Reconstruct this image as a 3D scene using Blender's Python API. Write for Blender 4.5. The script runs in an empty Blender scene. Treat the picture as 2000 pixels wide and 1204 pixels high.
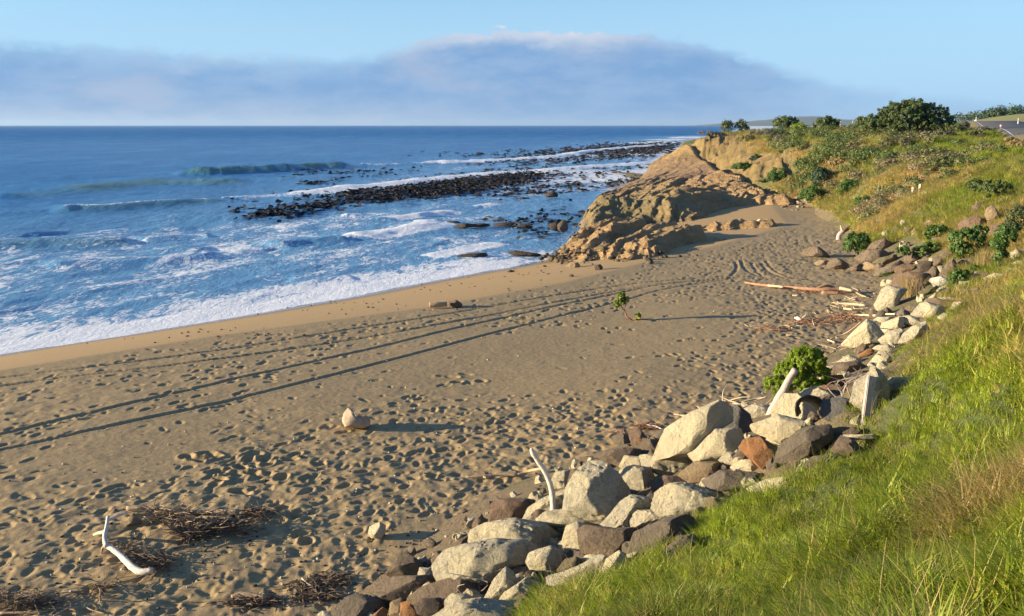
import bpy, math, random
import numpy as np
from mathutils import Vector
random.seed(7); rng = np.random.default_rng(11)
SC = bpy.context.scene; COL = SC.collection
# ------------------------------------------------------------------ camera, sky, sun, exposure
F = 1800.0; P = math.atan(357 / F); EYE = 6.3
cam = bpy.data.cameras.new('camera'); cam.sensor_width = 36; cam.lens = 36 * F / 2000
cam.clip_start = 0.1; cam.clip_end = 90000
camo = bpy.data.objects.new('camera', cam); COL.objects.link(camo)
camo.location = (0, 0, EYE); camo.rotation_euler = (math.pi / 2 - P, 0, 0); SC.camera = camo
SUN_EL = math.radians(11.0); SUN_AZ = math.atan2(-1, -0.10)      # azimuth measured from +y towards +x
world = bpy.data.worlds.new('World'); SC.world = world; world.use_nodes = True
SKY_STRENGTH = 0.076; CLOUD = 0.61
sun = bpy.data.lights.new('sun', 'SUN'); sun.energy = 5.0; sun.angle = math.radians(0.5); sun.color = (1.0, 0.80, 0.52)
suno = bpy.data.objects.new('sun', sun); COL.objects.link(suno)
sd = Vector((math.sin(SUN_AZ) * math.cos(SUN_EL), math.cos(SUN_AZ) * math.cos(SUN_EL), math.sin(SUN_EL)))
suno.rotation_euler = sd.to_track_quat('Z', 'Y').to_euler(); suno.location = (-40, 0, 40)
SC.view_settings.view_transform = 'Standard'; SC.view_settings.look = 'None'
SC.view_settings.exposure = 1.27; SC.view_settings.gamma = 1; SC.view_settings.use_curve_mapping = False
SC.cycles.max_bounces = 6; SC.cycles.diffuse_bounces = 3; SC.cycles.glossy_bounces = 2
SC.cycles.transmission_bounces = 3; SC.cycles.transparent_max_bounces = 4; SC.cycles.volume_bounces = 0

class NT:
    """tiny node helper"""
    def __init__(s, tree): s.t = tree; s.n = tree.nodes; s.l = tree.links; s.n.clear()
    def add(s, typ, ins=None, **kw):
        nd = s.n.new(typ)
        for k, v in kw.items(): setattr(nd, k, v)
        for k, v in (ins or {}).items(): s.put(nd.inputs[k], v)
        return nd
    def put(s, sock, v):
        if isinstance(v, bpy.types.NodeSocket): s.l.new(v, sock)
        elif isinstance(v, bpy.types.Node): s.l.new(v.outputs[0], sock)
        else:
            if sock.type == 'RGBA' and len(v) == 3: v = (*v, 1)
            sock.default_value = v
    def math(s, op, a, b=0.0, c=0.0, clamp=False):
        nd = s.n.new('ShaderNodeMath'); nd.operation = op; nd.use_clamp = clamp
        s.put(nd.inputs[0], a); s.put(nd.inputs[1], b); s.put(nd.inputs[2], c); return nd.outputs[0]
    def step(s, x, a, b, c=0.0, d=1.0):
        nd = s.n.new('ShaderNodeMapRange'); nd.interpolation_type = 'SMOOTHSTEP'
        for k, v in zip(('Value', 'From Min', 'From Max', 'To Min', 'To Max'), (x, a, b, c, d)): s.put(nd.inputs[k], v)
        return nd.outputs[0]
    def mix(s, f, a, b, mode='MIX'):
        nd = s.n.new('ShaderNodeMix'); nd.data_type = 'RGBA'; nd.blend_type = mode
        s.put(nd.inputs[0], f); s.put(nd.inputs[6], a); s.put(nd.inputs[7], b); return nd.outputs[2]
    def noise(s, scale, vec=None, detail=4.0, rough=0.55, dist=0.0, out=0):
        nd = s.n.new('ShaderNodeTexNoise')
        nd.inputs['Scale'].default_value = scale; nd.inputs['Detail'].default_value = detail
        nd.inputs['Roughness'].default_value = rough; nd.inputs['Distortion'].default_value = dist
        if vec is not None: s.l.new(vec, nd.inputs['Vector'])
        return nd.outputs[out]
    def bump(s, h, strength=0.5, dist=0.1, normal=None):
        nd = s.n.new('ShaderNodeBump'); s.put(nd.inputs['Height'], h)
        nd.inputs['Strength'].default_value = strength; nd.inputs['Distance'].default_value = dist
        if normal is not None: s.l.new(normal, nd.inputs['Normal'])
        return nd.outputs[0]

def build_world():
    N = NT(world.node_tree)
    sky = N.add('ShaderNodeTexSky', sky_type='NISHITA', sun_disc=False, sun_elevation=SUN_EL, sun_rotation=SUN_AZ,
                altitude=0.0, air_density=1.0, dust_density=0.35, ozone_density=2.5)
    tc = N.add('ShaderNodeTexCoord'); sep = N.add('ShaderNodeSeparateXYZ', {0: tc.outputs['Generated']})
    el = N.math('MULTIPLY', N.math('ARCSINE', sep.outputs[2]), 57.2958)
    az = N.math('MULTIPLY', N.math('ARCTAN2', sep.outputs[0], sep.outputs[1]), 57.2958)
    # height of the top edge of the cloud bank, by compass direction
    pts = [(0, 90), (140, 93), (250, 97), (450, 104), (560, 107), (700, 112), (780, 98), (870, 72), (930, 66), (1000, 60), (1050, 67), (1200, 70),
           (1300, 77), (1400, 101), (1470, 122), (1560, 150), (1700, 175), (2000, 205)]
    fc = N.add('ShaderNodeFloatCurve', {'Value': N.step(az, -29.0, 29.0)})
    mr = fc.inputs['Value'].links[0].from_node; mr.interpolation_type = 'LINEAR'
    cv = fc.mapping.curves[0]
    xs = [((math.degrees(math.atan((u - 1000) / 1835)) + 29) / 58, (245 - v) / 1835 * 57.3 / 10) for u, v in pts]
    cv.points[0].location = (0, xs[0][1]); cv.points[1].location = (1, xs[-1][1])
    for x, y in xs[1:-1]: cv.points.new(x, y)
    fc.mapping.update()
    top = N.math('SUBTRACT', N.math('MULTIPLY', fc.outputs[0], 10.0), N.step(az, -12.0, -5.0, 0.45, 0.12))
    cx = N.add('ShaderNodeCombineXYZ', {0: N.math('MULTIPLY', az, 0.1), 1: N.math('MULTIPLY', el, 0.26), 2: 3.0})
    cy = N.add('ShaderNodeCombineXYZ', {0: N.math('MULTIPLY', az, 0.35), 1: N.math('MULTIPLY', el, 0.7), 2: 1.0})
    puff = N.noise(1.7, cy.outputs[0], 7, 0.6); broad = N.noise(1.3, cx.outputs[0], 5, 0.55); streak = N.noise(3.5, cx.outputs[0], 6, 0.6)
    edge = N.math('SUBTRACT', N.math('ADD', top, N.math('MULTIPLY', N.math('SUBTRACT', puff, 0.5), 1.6)), el)
    central = N.math('MULTIPLY', N.step(az, -9.0, -2.0), N.step(az, 4.0, 12.0, 1.0, 0.0))
    mask = N.mix(central, N.step(edge, -0.35, 0.65), N.step(edge, -0.03, 0.14))
    mask = N.math('MULTIPLY', N.math('MULTIPLY', mask, N.step(az, 12.0, 22.0, 1.0, 0.40)), N.step(edge, 0.2, 1.8, N.step(az, -12.0, -5.0, 0.72, 0.96), 1.0))
    crest = N.math('MULTIPLY', N.step(edge, 0.05, 1.1, 1.0, 0.0), N.math('ADD', N.math('MULTIPLY', central, 0.75), N.step(puff, 0.5, 0.75, 0.0, 0.6)), clamp=True)
    warm = N.math('MULTIPLY', N.step(broad, 0.48, 0.68), N.step(az, 2.0, 9.0, 0.8, 0.1))
    low = N.math('MULTIPLY', N.step(el, 0.2, 2.2, 0.9, 0.0), N.step(az, -8.0, 3.0, 1.0, 0.2))
    c = N.mix(N.step(streak, 0.35, 0.68), (0.225, 0.43, 0.75), (0.32, 0.51, 0.80))
    c = N.mix(N.math('MAXIMUM', warm, N.math('MULTIPLY', low, N.step(puff, 0.38, 0.6, 0.45, 1.0))), c, (0.44, 0.56, 0.78))
    c = N.mix(crest, c, (0.74, 0.80, 0.90))
    wisp = N.math('MULTIPLY', N.step(streak, 0.55, 0.8), N.step(el, 2.5, 12.0, 0.35, 0.0))
    skyc = N.mix(1.0, sky.outputs[0], (0.80, 1.0, 1.25), 'MULTIPLY')
    skyc = N.mix(wisp, skyc, (1.9, 3.0, 4.6))
    skyc = N.mix(N.step(el, -1.0, 7.0, .92, 0.0), skyc, (1.85, 3.0, 4.4))
    skyc = N.mix(N.step(el, 0.5, 16.0, 0.85, 0.0), skyc, (2.45, 4.0, 5.5))
    b1 = N.add('ShaderNodeBackground', {0: skyc, 1: SKY_STRENGTH})
    b2 = N.add('ShaderNodeBackground', {0: c, 1: CLOUD * 0.63})
    m = N.add('ShaderNodeMixShader', {0: mask, 1: b1, 2: b2})
    N.add('ShaderNodeOutputWorld', {0: m})
build_world()

# ------------------------------------------------------------------ small tools
def tag(o, label=None, cat=None, group=None, kind=None):
    if label: o['label'] = label
    if cat: o['category'] = cat
    if group: o['group'] = group
    if kind: o['kind'] = kind
    return o
def mesh_np(name, V, Fc, mat=None, parent=None, smooth=True, attrs=None, midx=None):
    V = np.ascontiguousarray(V, dtype=np.float32); Fc = np.ascontiguousarray(Fc, dtype=np.int32)
    me = bpy.data.meshes.new(name); k = Fc.shape[1]
    me.vertices.add(len(V)); me.vertices.foreach_set('co', V.ravel())
    me.loops.add(Fc.size); me.loops.foreach_set('vertex_index', Fc.ravel())
    me.polygons.add(len(Fc)); me.polygons.foreach_set('loop_start', np.arange(0, Fc.size, k, dtype=np.int32))
    me.polygons.foreach_set('loop_total', np.full(len(Fc), k, dtype=np.int32))
    me.polygons.foreach_set('use_smooth', np.full(len(Fc), smooth, dtype=bool))
    for m in (mat if isinstance(mat, (list, tuple)) else [mat]):
        if m: me.materials.append(m)
    if midx is not None: me.polygons.foreach_set('material_index', np.ascontiguousarray(midx, dtype=np.int32))
    for nm, arr in (attrs or {}).items():
        arr = np.asarray(arr, dtype=np.float32)
        if arr.ndim == 1:
            a = me.attributes.new(nm, 'FLOAT', 'POINT'); a.data.foreach_set('value', arr)
        else:
            a = me.attributes.new(nm, 'FLOAT_COLOR', 'POINT')
            a.data.foreach_set('color', np.concatenate([arr, np.ones((len(arr), 1), np.float32)], 1).ravel())
    me.update(calc_edges=True)
    o = bpy.data.objects.new(name, me); COL.objects.link(o)
    if parent: o.parent = parent
    return o
def empty(name, loc):
    o = bpy.data.objects.new(name, None); o.location = loc; COL.objects.link(o); return o
def ray(u, v):
    a = (u - 1000) / F; b = (602 - v) / F
    return np.array([a, math.cos(P) + b * math.sin(P), -math.sin(P) + b * math.cos(P)])
def at(u, v, z=0.0):
    d = ray(u, v); t = (z - EYE) / d[2]; return d * t + np.array([0, 0, EYE])
def aty(u, v, y):
    d = ray(u, v); t = y / d[1]; return d * t + np.array([0, 0, EYE])
def _h(ix, iy, seed):
    n = (ix.astype(np.int64) * 374761393 + iy.astype(np.int64) * 668265263 + seed * 974634777) & 0x7fffffff
    n = ((n ^ (n >> 13)) * 1274126177) & 0x7fffffff
    return ((n ^ (n >> 16)) & 0xffff) / 65535.0
def vn(x, y, seed=0):
    ix = np.floor(x); iy = np.floor(y); fx = x - ix; fy = y - iy
    fx = fx * fx * (3 - 2 * fx); fy = fy * fy * (3 - 2 * fy)
    a = _h(ix, iy, seed); b = _h(ix + 1, iy, seed); c = _h(ix, iy + 1, seed); d = _h(ix + 1, iy + 1, seed)
    return (a + (b - a) * fx) * (1 - fy) + (c + (d - c) * fx) * fy
def fbm(x, y, seed=0, o=4, r=0.5):
    x = np.asarray(x, float); y = np.asarray(y, float)
    s = 0; a = 1; t = 0
    for i in range(o):
        s = s + a * vn(x, y, seed + i * 17); t += a; a *= r; x = x * 2.03 + 11.3; y = y * 2.01 + 5.7
    return s / t
def sst(x, a, b):
    t = np.clip((x - a) / (b - a), 0, 1); return t * t * (3 - 2 * t)
def polydist(X, Y, pts):
    """signed distance (positive to the right of the direction of travel) and arc length of the nearest point"""
    best = np.full(X.shape, 1e9); sg = np.zeros(X.shape); tt = np.zeros(X.shape); acc = 0.0
    for (x0, y0), (x1, y1) in zip(pts[:-1], pts[1:]):
        dx, dy = x1 - x0, y1 - y0; L = math.hypot(dx, dy)
        t = np.clip(((X - x0) * dx + (Y - y0) * dy) / L / L, 0, 1)
        ex = X - (x0 + t * dx); ey = Y - (y0 + t * dy); d = np.hypot(ex, ey)
        m = d < best
        best = np.where(m, d, best); sg = np.where(m, np.sign(ex * dy - ey * dx), sg); tt = np.where(m, acc + t * L, tt); acc += L
    return best * np.where(sg == 0, 1, sg), tt

# ------------------------------------------------------------------ the lie of the land
SEA = -1.2
TOE = [(-20, -14), (-2.4, 11), (-1.0, 14.2), (2.1, 17.6), (5.0, 20), (9.0, 25.2), (12.6, 32), (15.3, 38), (16.6, 44), (20.1, 56), (23.6, 75)]
WATER = [(-90, -65), (-40, 5)] + [tuple(at(u, v, SEA)[:2]) for u, v in [(0, 693), (250, 655), (500, 613), (700, 578), (850, 548), (1000, 522), (1100, 503), (1150, 478), (1165, 450)]] + [(9.5, 78), (14, 100), (18, 128), (60, 320), (140, 640)]
BERM = [(-70, -60), (-33, 2)] + [tuple(at(u, v, 0)[:2]) for u, v in [(0, 725), (400, 660), (830, 602), (1100, 552), (1250, 515), (1400, 480), (1540, 440)]] + [(21, 75), (26, 100), (30, 140), (75, 320), (160, 640)]
ctl = []
for u, v, y in [(1210,512,42),(1330,488,46.5),(1450,462,51),(1540,438,59),(1250,470,48),(1350,440,54),(1450,425,60),(1230,430,58),
    (1160,378,70),(1205,368,72),(1185,425,63),(1250,385,74),(1300,392,70),(1350,385,75),(1400,392,75),(1480,400,75),(1560,392,80),
    (1250,348,105),(1300,345,102),(1350,345,95),(1300,310,115),(1340,281,122),(1390,264,125),(1400,305,114),(1380,335,104),
    (1450,280,112),(1450,325,100),(1500,300,100),(1500,263,120),(1500,368,85),(1560,330,88),(1600,300,85),(1600,272,95),(1600,350,75),
    (1600,400,70),(1700,400,60),(1700,350,62),(1700,300,75),(1700,271,88),(1800,330,58),(1800,380,50),(1800,285,72),(1900,400,44),
    (1900,350,50),(1900,300,62),(2000,290,58),(2000,340,45),(2000,400,38),(1900,470,37),(2000,470,32.5),(1800,470,42),(1800,520,37),
    (1900,520,33)]:
    ctl.append(aty(u, v, y))
def bankprof(s):
    return np.interp(s, [-6, -2, 0, 5.3, 6.5, 8.4, 9.6, 12, 20], [-2.6, -1.0, 0, 2.35, 3.15, 4.5, 4.8, 5.0, 5.25])
for k in range(len(TOE) - 1):
    (x0, y0), (x1, y1) = TOE[k], TOE[k + 1]; L = math.hypot(x1 - x0, y1 - y0); nx, ny = (y1 - y0) / L, -(x1 - x0) / L
    for t in np.arange(0.0, 1.0, min(1, 4.5 / L)):
        X, Y = x0 + (x1 - x0) * t, y0 + (y1 - y0) * t
        for s in ((-5, -2, 0, 2.5, 5.3, 7.2, 8.6, 12, 20) if Y < 23 else (-5, -2, 0)):
            ctl.append((X + nx * s, Y + ny * s, float(bankprof(s))))
ctl += [(18, 24, 3.2), (22, 22, 4.4), (28, 20, 5.1), (60, 30, 5.2), (80, 60, 5.2), (45, 78, 5.1), (60, 110, 5.15), (100, 100, 5.3), (50, 140, 5.2), (80, 200, 5.4), (150, 290, 6.3),
        (230, 400, 8.5), (250, 200, 9.0), (200, 60, 7.0), (60, 250, 4.6), (85, 330, 3.5), (140, 400, 4.5), (36, 135, 5.0), (45, 170, 4.9), (-60, -20, -3), (-60, 60, -3), (-30, 120, -3), (0, 140, -3),
        (10, 60, -1.0), (3, 45, -1.2), (2, 80, -2.5), (8, 110, -2.0), (14, 128, -1.6), (22, 150, -1.5), (30, 200, -2), (45, 300, -2.5), (60, 400, -3), (0, 200, -3), (13.5, 116, -1.2), (9, 48, -.6), (7.5, 70, -.2)]
ctl = np.array(ctl)
_x0, _y0, _nx, _ny = -60, -18, 330, 440
def rbf_grid():
    Pt = ctl[:, :2]; n = len(Pt)
    def phi(r2): return np.sqrt(r2 + 4.0)
    A = np.zeros((n + 3, n + 3)); r2 = ((Pt[:, None] - Pt[None]) ** 2).sum(-1)
    A[:n, :n] = phi(r2) - np.eye(n) * 0.25; A[:n, n] = 1; A[:n, n + 1:n + 3] = Pt; A[n, :n] = 1; A[n + 1:n + 3, :n] = Pt.T
    w = np.linalg.solve(A, np.concatenate([ctl[:, 2], [0, 0, 0]]))
    gy, gx = np.mgrid[0:_ny, 0:_nx].astype(float); gx += _x0; gy += _y0
    out = w[n] + w[n + 1] * gx + w[n + 2] * gy
    for k in range(n): out += w[k] * phi((gx - Pt[k, 0]) ** 2 + (gy - Pt[k, 1]) ** 2)
    return out
RG = rbf_grid()
def bil(G, X, Y, x0, y0, st):
    fx = np.clip((X - x0) / st, 0, G.shape[1] - 1.001); fy = np.clip((Y - y0) / st, 0, G.shape[0] - 1.001)
    ix = fx.astype(int); iy = fy.astype(int); fx = fx - ix; fy = fy - iy
    return (G[iy, ix] * (1 - fx) + G[iy, ix + 1] * fx) * (1 - fy) + (G[iy + 1, ix] * (1 - fx) + G[iy + 1, ix + 1] * fx) * fy

ROCKP = [aty(u, v, y)[:2] for u, v, y in [(1085,520,42),(1215,525,41),(1340,497,46),(1450,474,50),(1520,455,56),(1580,420,72),(1500,392,84),(1440,350,98),(1370,300,118),(1345,278,128),(1250,340,118),(1130,372,98),(1120,380,70),(1130,450,60),(1060,480,50)]]
def inpoly(X, Y, poly):
    c = np.zeros(np.shape(X), bool); n = len(poly)
    for i in range(n):
        x0, y0 = poly[i]; x1, y1 = poly[(i + 1) % n]
        c ^= ((y0 > Y) != (y1 > Y)) & (X < (x1 - x0) * (Y - y0) / (y1 - y0 + 1e-12) + x0)
    return c
def softpoly(X, Y, poly, w):
    d, _ = polydist(X, Y, list(map(tuple, poly)) + [tuple(poly[0])])
    d = np.abs(d); ins = inpoly(X, Y, poly); return sst(np.where(ins, d, -d), -w, w)
def land0(X, Y):
    l = bil(RG, X, Y, _x0, _y0, 1.0); dw, _ = polydist(X, Y, WATER)
    return l - 5 * sst(-dw, -1.5, 2.5) * (1 - softpoly(X, Y, ROCKP, 2.5))
GEDGE = None
def mounds(X, Y):
    s, _ = polydist(X, Y, TOE)
    near = sst(s, 4.0, 6.5); far = np.clip((Y - 30) / 40, 0, 1)
    return near * ((fbm(X * .9, Y * .9, 3, 3) - .5) * .80 + (fbm(X * 2.6, Y * 2.6, 9, 2) - .5) * .26 + far * ((fbm(X * .22, Y * .22, 5, 4) - .5) * 1.3 - .35))
def sand0(X, Y):
    db, _ = polydist(X, Y, BERM); dw, _ = polydist(X, Y, WATER)
    db = -db                                       # positive towards the sea
    f = np.clip(db, 0, None) / (np.clip(db, 0, None) + np.clip(dw, 0.0, None) + 1e-6)
    z = SEA * f ** 1.15
    z = np.where(dw < 0, SEA + dw * 0.07, z)
    return np.maximum(z, -4) + (fbm(X * .12, Y * .12, 40, 3) - .5) * .22 * sst(db, 1.5, -2.5)
# ------------------------------------------------------------------ footprints and wheel tracks pressed into the sand
RX0, RY0, RS = -24.0, 8.5, 0.025; RW, RH = 1960, 2300
R = np.zeros((RH, RW), np.float32)
gy, gx = np.mgrid[0:RH, 0:RW].astype(np.float32); gx = gx * RS + RX0; gy = gy * RS + RY0
sC, _ = polydist(gx[::8, ::8], gy[::8, ::8], TOE); bC, _ = polydist(gx[::8, ::8], gy[::8, ::8], BERM)
def samp8(A, x, y): return A[np.clip(((y - RY0) / RS / 8).astype(int), 0, A.shape[0] - 1), np.clip(((x - RX0) / RS / 8).astype(int), 0, A.shape[1] - 1)]
def press(x, y, ang, L, W, D, rim=0.3):
    r = int(L * 2.2 / RS) + 1; cx = int((x - RX0) / RS); cy = int((y - RY0) / RS)
    if cx < r or cy < r or cx >= RW - r or cy >= RH - r: return
    a = gx[cy - r:cy + r, cx - r:cx + r] - x; b = gy[cy - r:cy + r, cx - r:cx + r] - y
    c, s = math.cos(ang), math.sin(ang); p = (a * c + b * s) / L; q = (-a * s + b * c) / W
    e = np.sqrt(p * p + q * q)
    R[cy - r:cy + r, cx - r:cx + r] = R[cy - r:cy + r, cx - r:cx + r] * (1 - .75 * np.clip(1.3 - e, 0, 1)) - D * np.clip(1.15 - e ** 3, 0, 1) + D * rim * np.exp(-((e - 1.28) / .22) ** 2)
blanks = [(at(960, 700)[:2], 3.6), (at(1140, 700)[:2], 3.3), (at(1290, 640)[:2], 3.0), (at(720, 720)[:2], 1.6), (at(250, 870)[:2], 2.0), (at(330, 900)[:2], 1.2), (at(1330, 600)[:2], 1.6), (at(600, 770)[:2], 1.2), (at(830, 1060)[:2], .9)]
def density(x, y):
    s = samp8(sC, x, y); b = samp8(bC, x, y)
    near = sst(-y, -21.5, -14.5); right = sst(s, -7.5, -2.0)
    d = 0.30 + 0.62 * near + 0.55 * right + 0.35 * sst(y, 36, 44) * sst(b, 1, 4)
    for c, rr in blanks: d = d * (1 - .82 * sst(-np.hypot(x - c[0], (y - c[1]) * .8), -rr * 1.1, -rr * .7))
    d = d * (.55 + .9 * fbm(x * .35, y * .35, 77, 2))
    return d * sst(b, -.1, 1.2) * (s < .3)
# random scuffs
n = 21000
xs = rng.uniform(-17, 21, n); ys = 10 + 47 * rng.uniform(0, 1, n) ** 1.2
dd = density(xs, ys); keep = rng.uniform(0, 1, n) < dd * .85
for x, y in zip(xs[keep], ys[keep]):
    press(x, y, rng.normal(1.0, .75), rng.uniform(.06, .16), rng.uniform(.04, .085), rng.uniform(.012, .030), rng.uniform(.15, .4))
# walkers' trails
for k in range(150):
    x = rng.uniform(-14, 14); y = rng.uniform(10, 44); a = rng.normal(1.0, .35) if k % 5 else rng.uniform(0, 6.3)
    for i in range(int(rng.uniform(15, 45))):
        a += rng.normal(0, .05); x += .66 * math.cos(a); y += .66 * math.sin(a); sgn = .12 if i % 2 else -.12
        px, py = x - math.sin(a) * sgn, y + math.cos(a) * sgn
        if px < -23 or px > 24 or rng.uniform() > float(density(np.array([px]), np.array([py]))[0]) * 1.6: continue
        press(px, py, a, rng.uniform(.14, .18), rng.uniform(.065, .085), rng.uniform(.024, .044), .3)
for (u, v), k in {(430, 900): 12, (500, 925): 12, (560, 905): 6, (600, 1050): 5, (860, 740): 5}.items():
    c = at(u, v)
    for i in range(k):
        press(c[0] + rng.normal(0, .6), c[1] + rng.normal(0, .5), rng.uniform(0, 3), rng.uniform(.12, .22), rng.uniform(.08, .14), rng.uniform(.03, .06), .5)
TRK = [[(-80,903),(0,885),(250,830),(500,775),(700,722),(900,668),(1000,640),(1200,590),(1300,563),(1400,546),(1475,541)],
       [(-80,871),(0,853),(250,795),(500,735),(750,676),(1000,615),(1200,572),(1300,553),(1400,543),(1470,538)],
       [(-80,775),(0,755),(300,722),(600,678),(800,646),(1000,606),(1200,566),(1330,550),(1450,541)],
       [(-80,752),(0,740),(250,710),(500,675),(700,642),(830,622),(1000,590),(1200,556),(1350,543),(1450,536)],
       [(1420,545),(1436,530),(1440,520),(1437,510)],[(1500,541),(1470,534),(1452,522),(1447,508)],
       [(1490,537),(1474,524),(1466,511)],[(1535,541),(1510,533),(1492,521),(1484,508)],[(1600,548),(1530,536),(1508,524),(1496,509)]]
def tracks():
    for k, tr in enumerate(TRK):
        pts = [at(u, v)[:2] for u, v in tr]
        # smooth the bends
        for _ in range(3):
            q = [pts[0]]
            for a, b in zip(pts[:-1], pts[1:]): q += [a * .75 + b * .25, a * .25 + b * .75]
            pts = q + [pts[-1]]
        wd = .088 if k < 2 else .085; dp = .034 if k < 2 else (.042 if k < 4 else .035)
        acc = 0
        for a, b in zip(pts[:-1], pts[1:]):
            L = float(np.hypot(*(b - a)))
            if L < 1e-6: continue
            xa, xb = sorted((a[0], b[0])); ya, yb = sorted((a[1], b[1])); m = .35
            i0, i1 = int((xa - m - RX0) / RS), int((xb + m - RX0) / RS); j0, j1 = int((ya - m - RY0) / RS), int((yb + m - RY0) / RS)
            i0 = max(i0, 0); j0 = max(j0, 0)
            if i1 <= i0 or j1 <= j0: acc += L; continue
            X = gx[j0:j1, i0:i1]; Y = gy[j0:j1, i0:i1]; d = (b - a) / L
            t = (X - a[0]) * d[0] + (Y - a[1]) * d[1]; w = np.abs((X - a[0]) * d[1] - (Y - a[1]) * d[0])
            ok = (t >= -.012) & (t < L)
            g = np.clip(1.25 - (w / wd) ** 4, 0, 1); prof = -dp * g * (1 - .22 * np.sin((t + acc) * 48) * (w < wd)) + .011 * np.exp(-((w - wd * 1.4) / .04) ** 2)
            base = R[j0:j1, i0:i1]
            fade = 1.0 if k < 2 else (.8 + .2 * math.sin(acc * .9 + k))
            R[j0:j1, i0:i1] = np.where(ok, base * (1 - g * .8 * fade) + prof * fade, base); acc += L
tracks()
# soften, add wind-worn grain
R[1:-1, 1:-1] = (R[1:-1, 1:-1] * 4 + R[:-2, 1:-1] + R[2:, 1:-1] + R[1:-1, :-2] + R[1:-1, 2:]) / 8
bF = np.kron(sst(bC, -.4, 1.0), np.ones((8, 8), np.float32))[:RH, :RW]; bF = np.pad(bF, ((0, RH - bF.shape[0]), (0, RW - bF.shape[1])), mode='edge')
dF = np.kron(np.clip(density(gx[::8, ::8], gy[::8, ::8]), 0, 1.2), np.ones((8, 8), np.float32))[:RH, :RW]; dF = np.pad(dF, ((0, RH - dF.shape[0]), (0, RW - dF.shape[1])), mode='edge')
R += bF * ((fbm(gx * 3.1, gy * 3.1, 21, 3) - .5) * (.012 + .06 * dF) + (vn(gx * 14, gy * 14, 5) - .5) * .006)
del bF, dF

def ground(X, Y, detail=True):
    X = np.asarray(X, float); Y = np.asarray(Y, float)
    l = land0(X, Y); s = sand0(X, Y)
    if detail:
        inr = (X > RX0 + .1) & (X < RX0 + RW * RS - .1) & (Y > RY0 + .1) & (Y < RY0 + RH * RS - .1)
        s = s + np.where(inr, bil(R, X, Y, RX0, RY0, RS), 0)
        l = l + mounds(X, Y)
    return np.maximum(l, s)
def gz(x, y): return float(ground(np.array([x]), np.array([y]))[0])
_tc = np.geomspace(1.2, 170, 110)
def hit(u, v, lift=0.0, tmin=1.0):
    """where the sight line through a pixel of the photograph meets the land (raised by lift)"""
    d = ray(u, v); t = _tc
    for _ in range(3):
        X = d[0] * t; Y = d[1] * t; Z = d[2] * t + EYE; g = ground(X, Y, False) + lift
        k = int(np.argmax(Z < g))
        if k == 0 and not Z[0] < g[0]: k = len(t) - 1
        t = np.linspace(t[max(k - 1, 0)], t[k], 12)
    return np.array([X[k], Y[k], Z[k]])

_ge = [(880,1300),(1000,1200),(1080,1140),(1150,1110),(1260,1075),(1340,1030),(1390,985),(1470,950),(1550,915),(1635,880),(1680,840),(1715,795),(1740,765),(1780,735),(1800,700),(1790,660),(1830,610),(1860,585),(1960,545),(2060,515)]
GEDGE = [(-12, -6)] + [tuple(hit(u, v, .15)[:2]) for u, v in _ge] + [(40, 24)]
def grassmask(X, Y):
    """1 on the turf of the near bank, 0 among the boulders"""
    d, _ = polydist(X, Y, GEDGE); return d
# ------------------------------------------------------------------ materials of the setting
def new_mat(name):
    m = bpy.data.materials.new(name); m.use_nodes = True; N = NT(m.node_tree); return m, N
def out(N, shader, disp=None): N.add('ShaderNodeOutputMaterial', {0: shader})
def pbsdf(N, col, rough=.9, normal=None, **kw):
    ins = {'Base Color': col, 'Roughness': rough}
    if normal is not None: ins['Normal'] = normal
    ins.update(kw); return N.add('ShaderNodeBsdfPrincipled', ins)
def mat_sand():
    m, N = new_mat('beach_sand'); g = N.add('ShaderNodeNewGeometry').outputs['Position']
    wet = N.add('ShaderNodeAttribute', attribute_name='wet').outputs['Fac']; smooth = N.add('ShaderNodeAttribute', attribute_name='fine').outputs['Fac']
    n1 = N.noise(.45, g, 5, .6); n2 = N.noise(9, g, 6, .65); n3 = N.noise(70, g, 3, .6); n4 = N.noise(2.2, g, 5, .7)
    c = N.mix(n1, (.32, .23, .11), (.42, .305, .15)); c = N.mix(N.step(n2, .35, .7, 0, .55), c, (.20, .145, .08))
    c = N.mix(N.step(n4, .55, .75, 0, .45), c, (.22, .165, .10))
    c = N.mix(N.step(n3, .62, .72, 0, .6), c, (.09, .075, .06)); c = N.mix(N.step(n3, .30, .24, 0, .5), c, (.42, .36, .26))
    c = N.mix(smooth, c, N.mix(n2, (.36, .235, .10), (.42, .285, .13)))
    c = N.mix(wet, c, (.10, .075, .045))
    b = N.bump(N.math('ADD', n3, N.math('MULTIPLY', n2, 2.2)), .5, .012)
    out(N, pbsdf(N, c, N.step(wet, 0, 1, .95, .12), b)); return m
def mat_land():
    m, N = new_mat('bank_soil'); g = N.add('ShaderNodeNewGeometry').outputs['Position']
    col = N.add('ShaderNodeAttribute', attribute_name='Col').outputs['Color']
    n2 = N.noise(3, g, 8, .7); n3 = N.noise(.6, g, 5, .6); n4 = N.noise(14, g, 5, .7)
    c = N.mix(N.step(n2, .45, .7, 0, .45), col, N.mix(.5, col, (.30, .24, .12))); c = N.mix(N.step(n4, .5, .75, 0, .5), c, (.05, .05, .025))
    c = N.mix(N.step(n3, .45, .65, 0, .5), c, (.09, .13, .035))
    b = N.bump(N.math('ADD', n4, N.math('MULTIPLY', n2, 2)), .9, .12)
    out(N, pbsdf(N, c, .95, b)); return m
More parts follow.
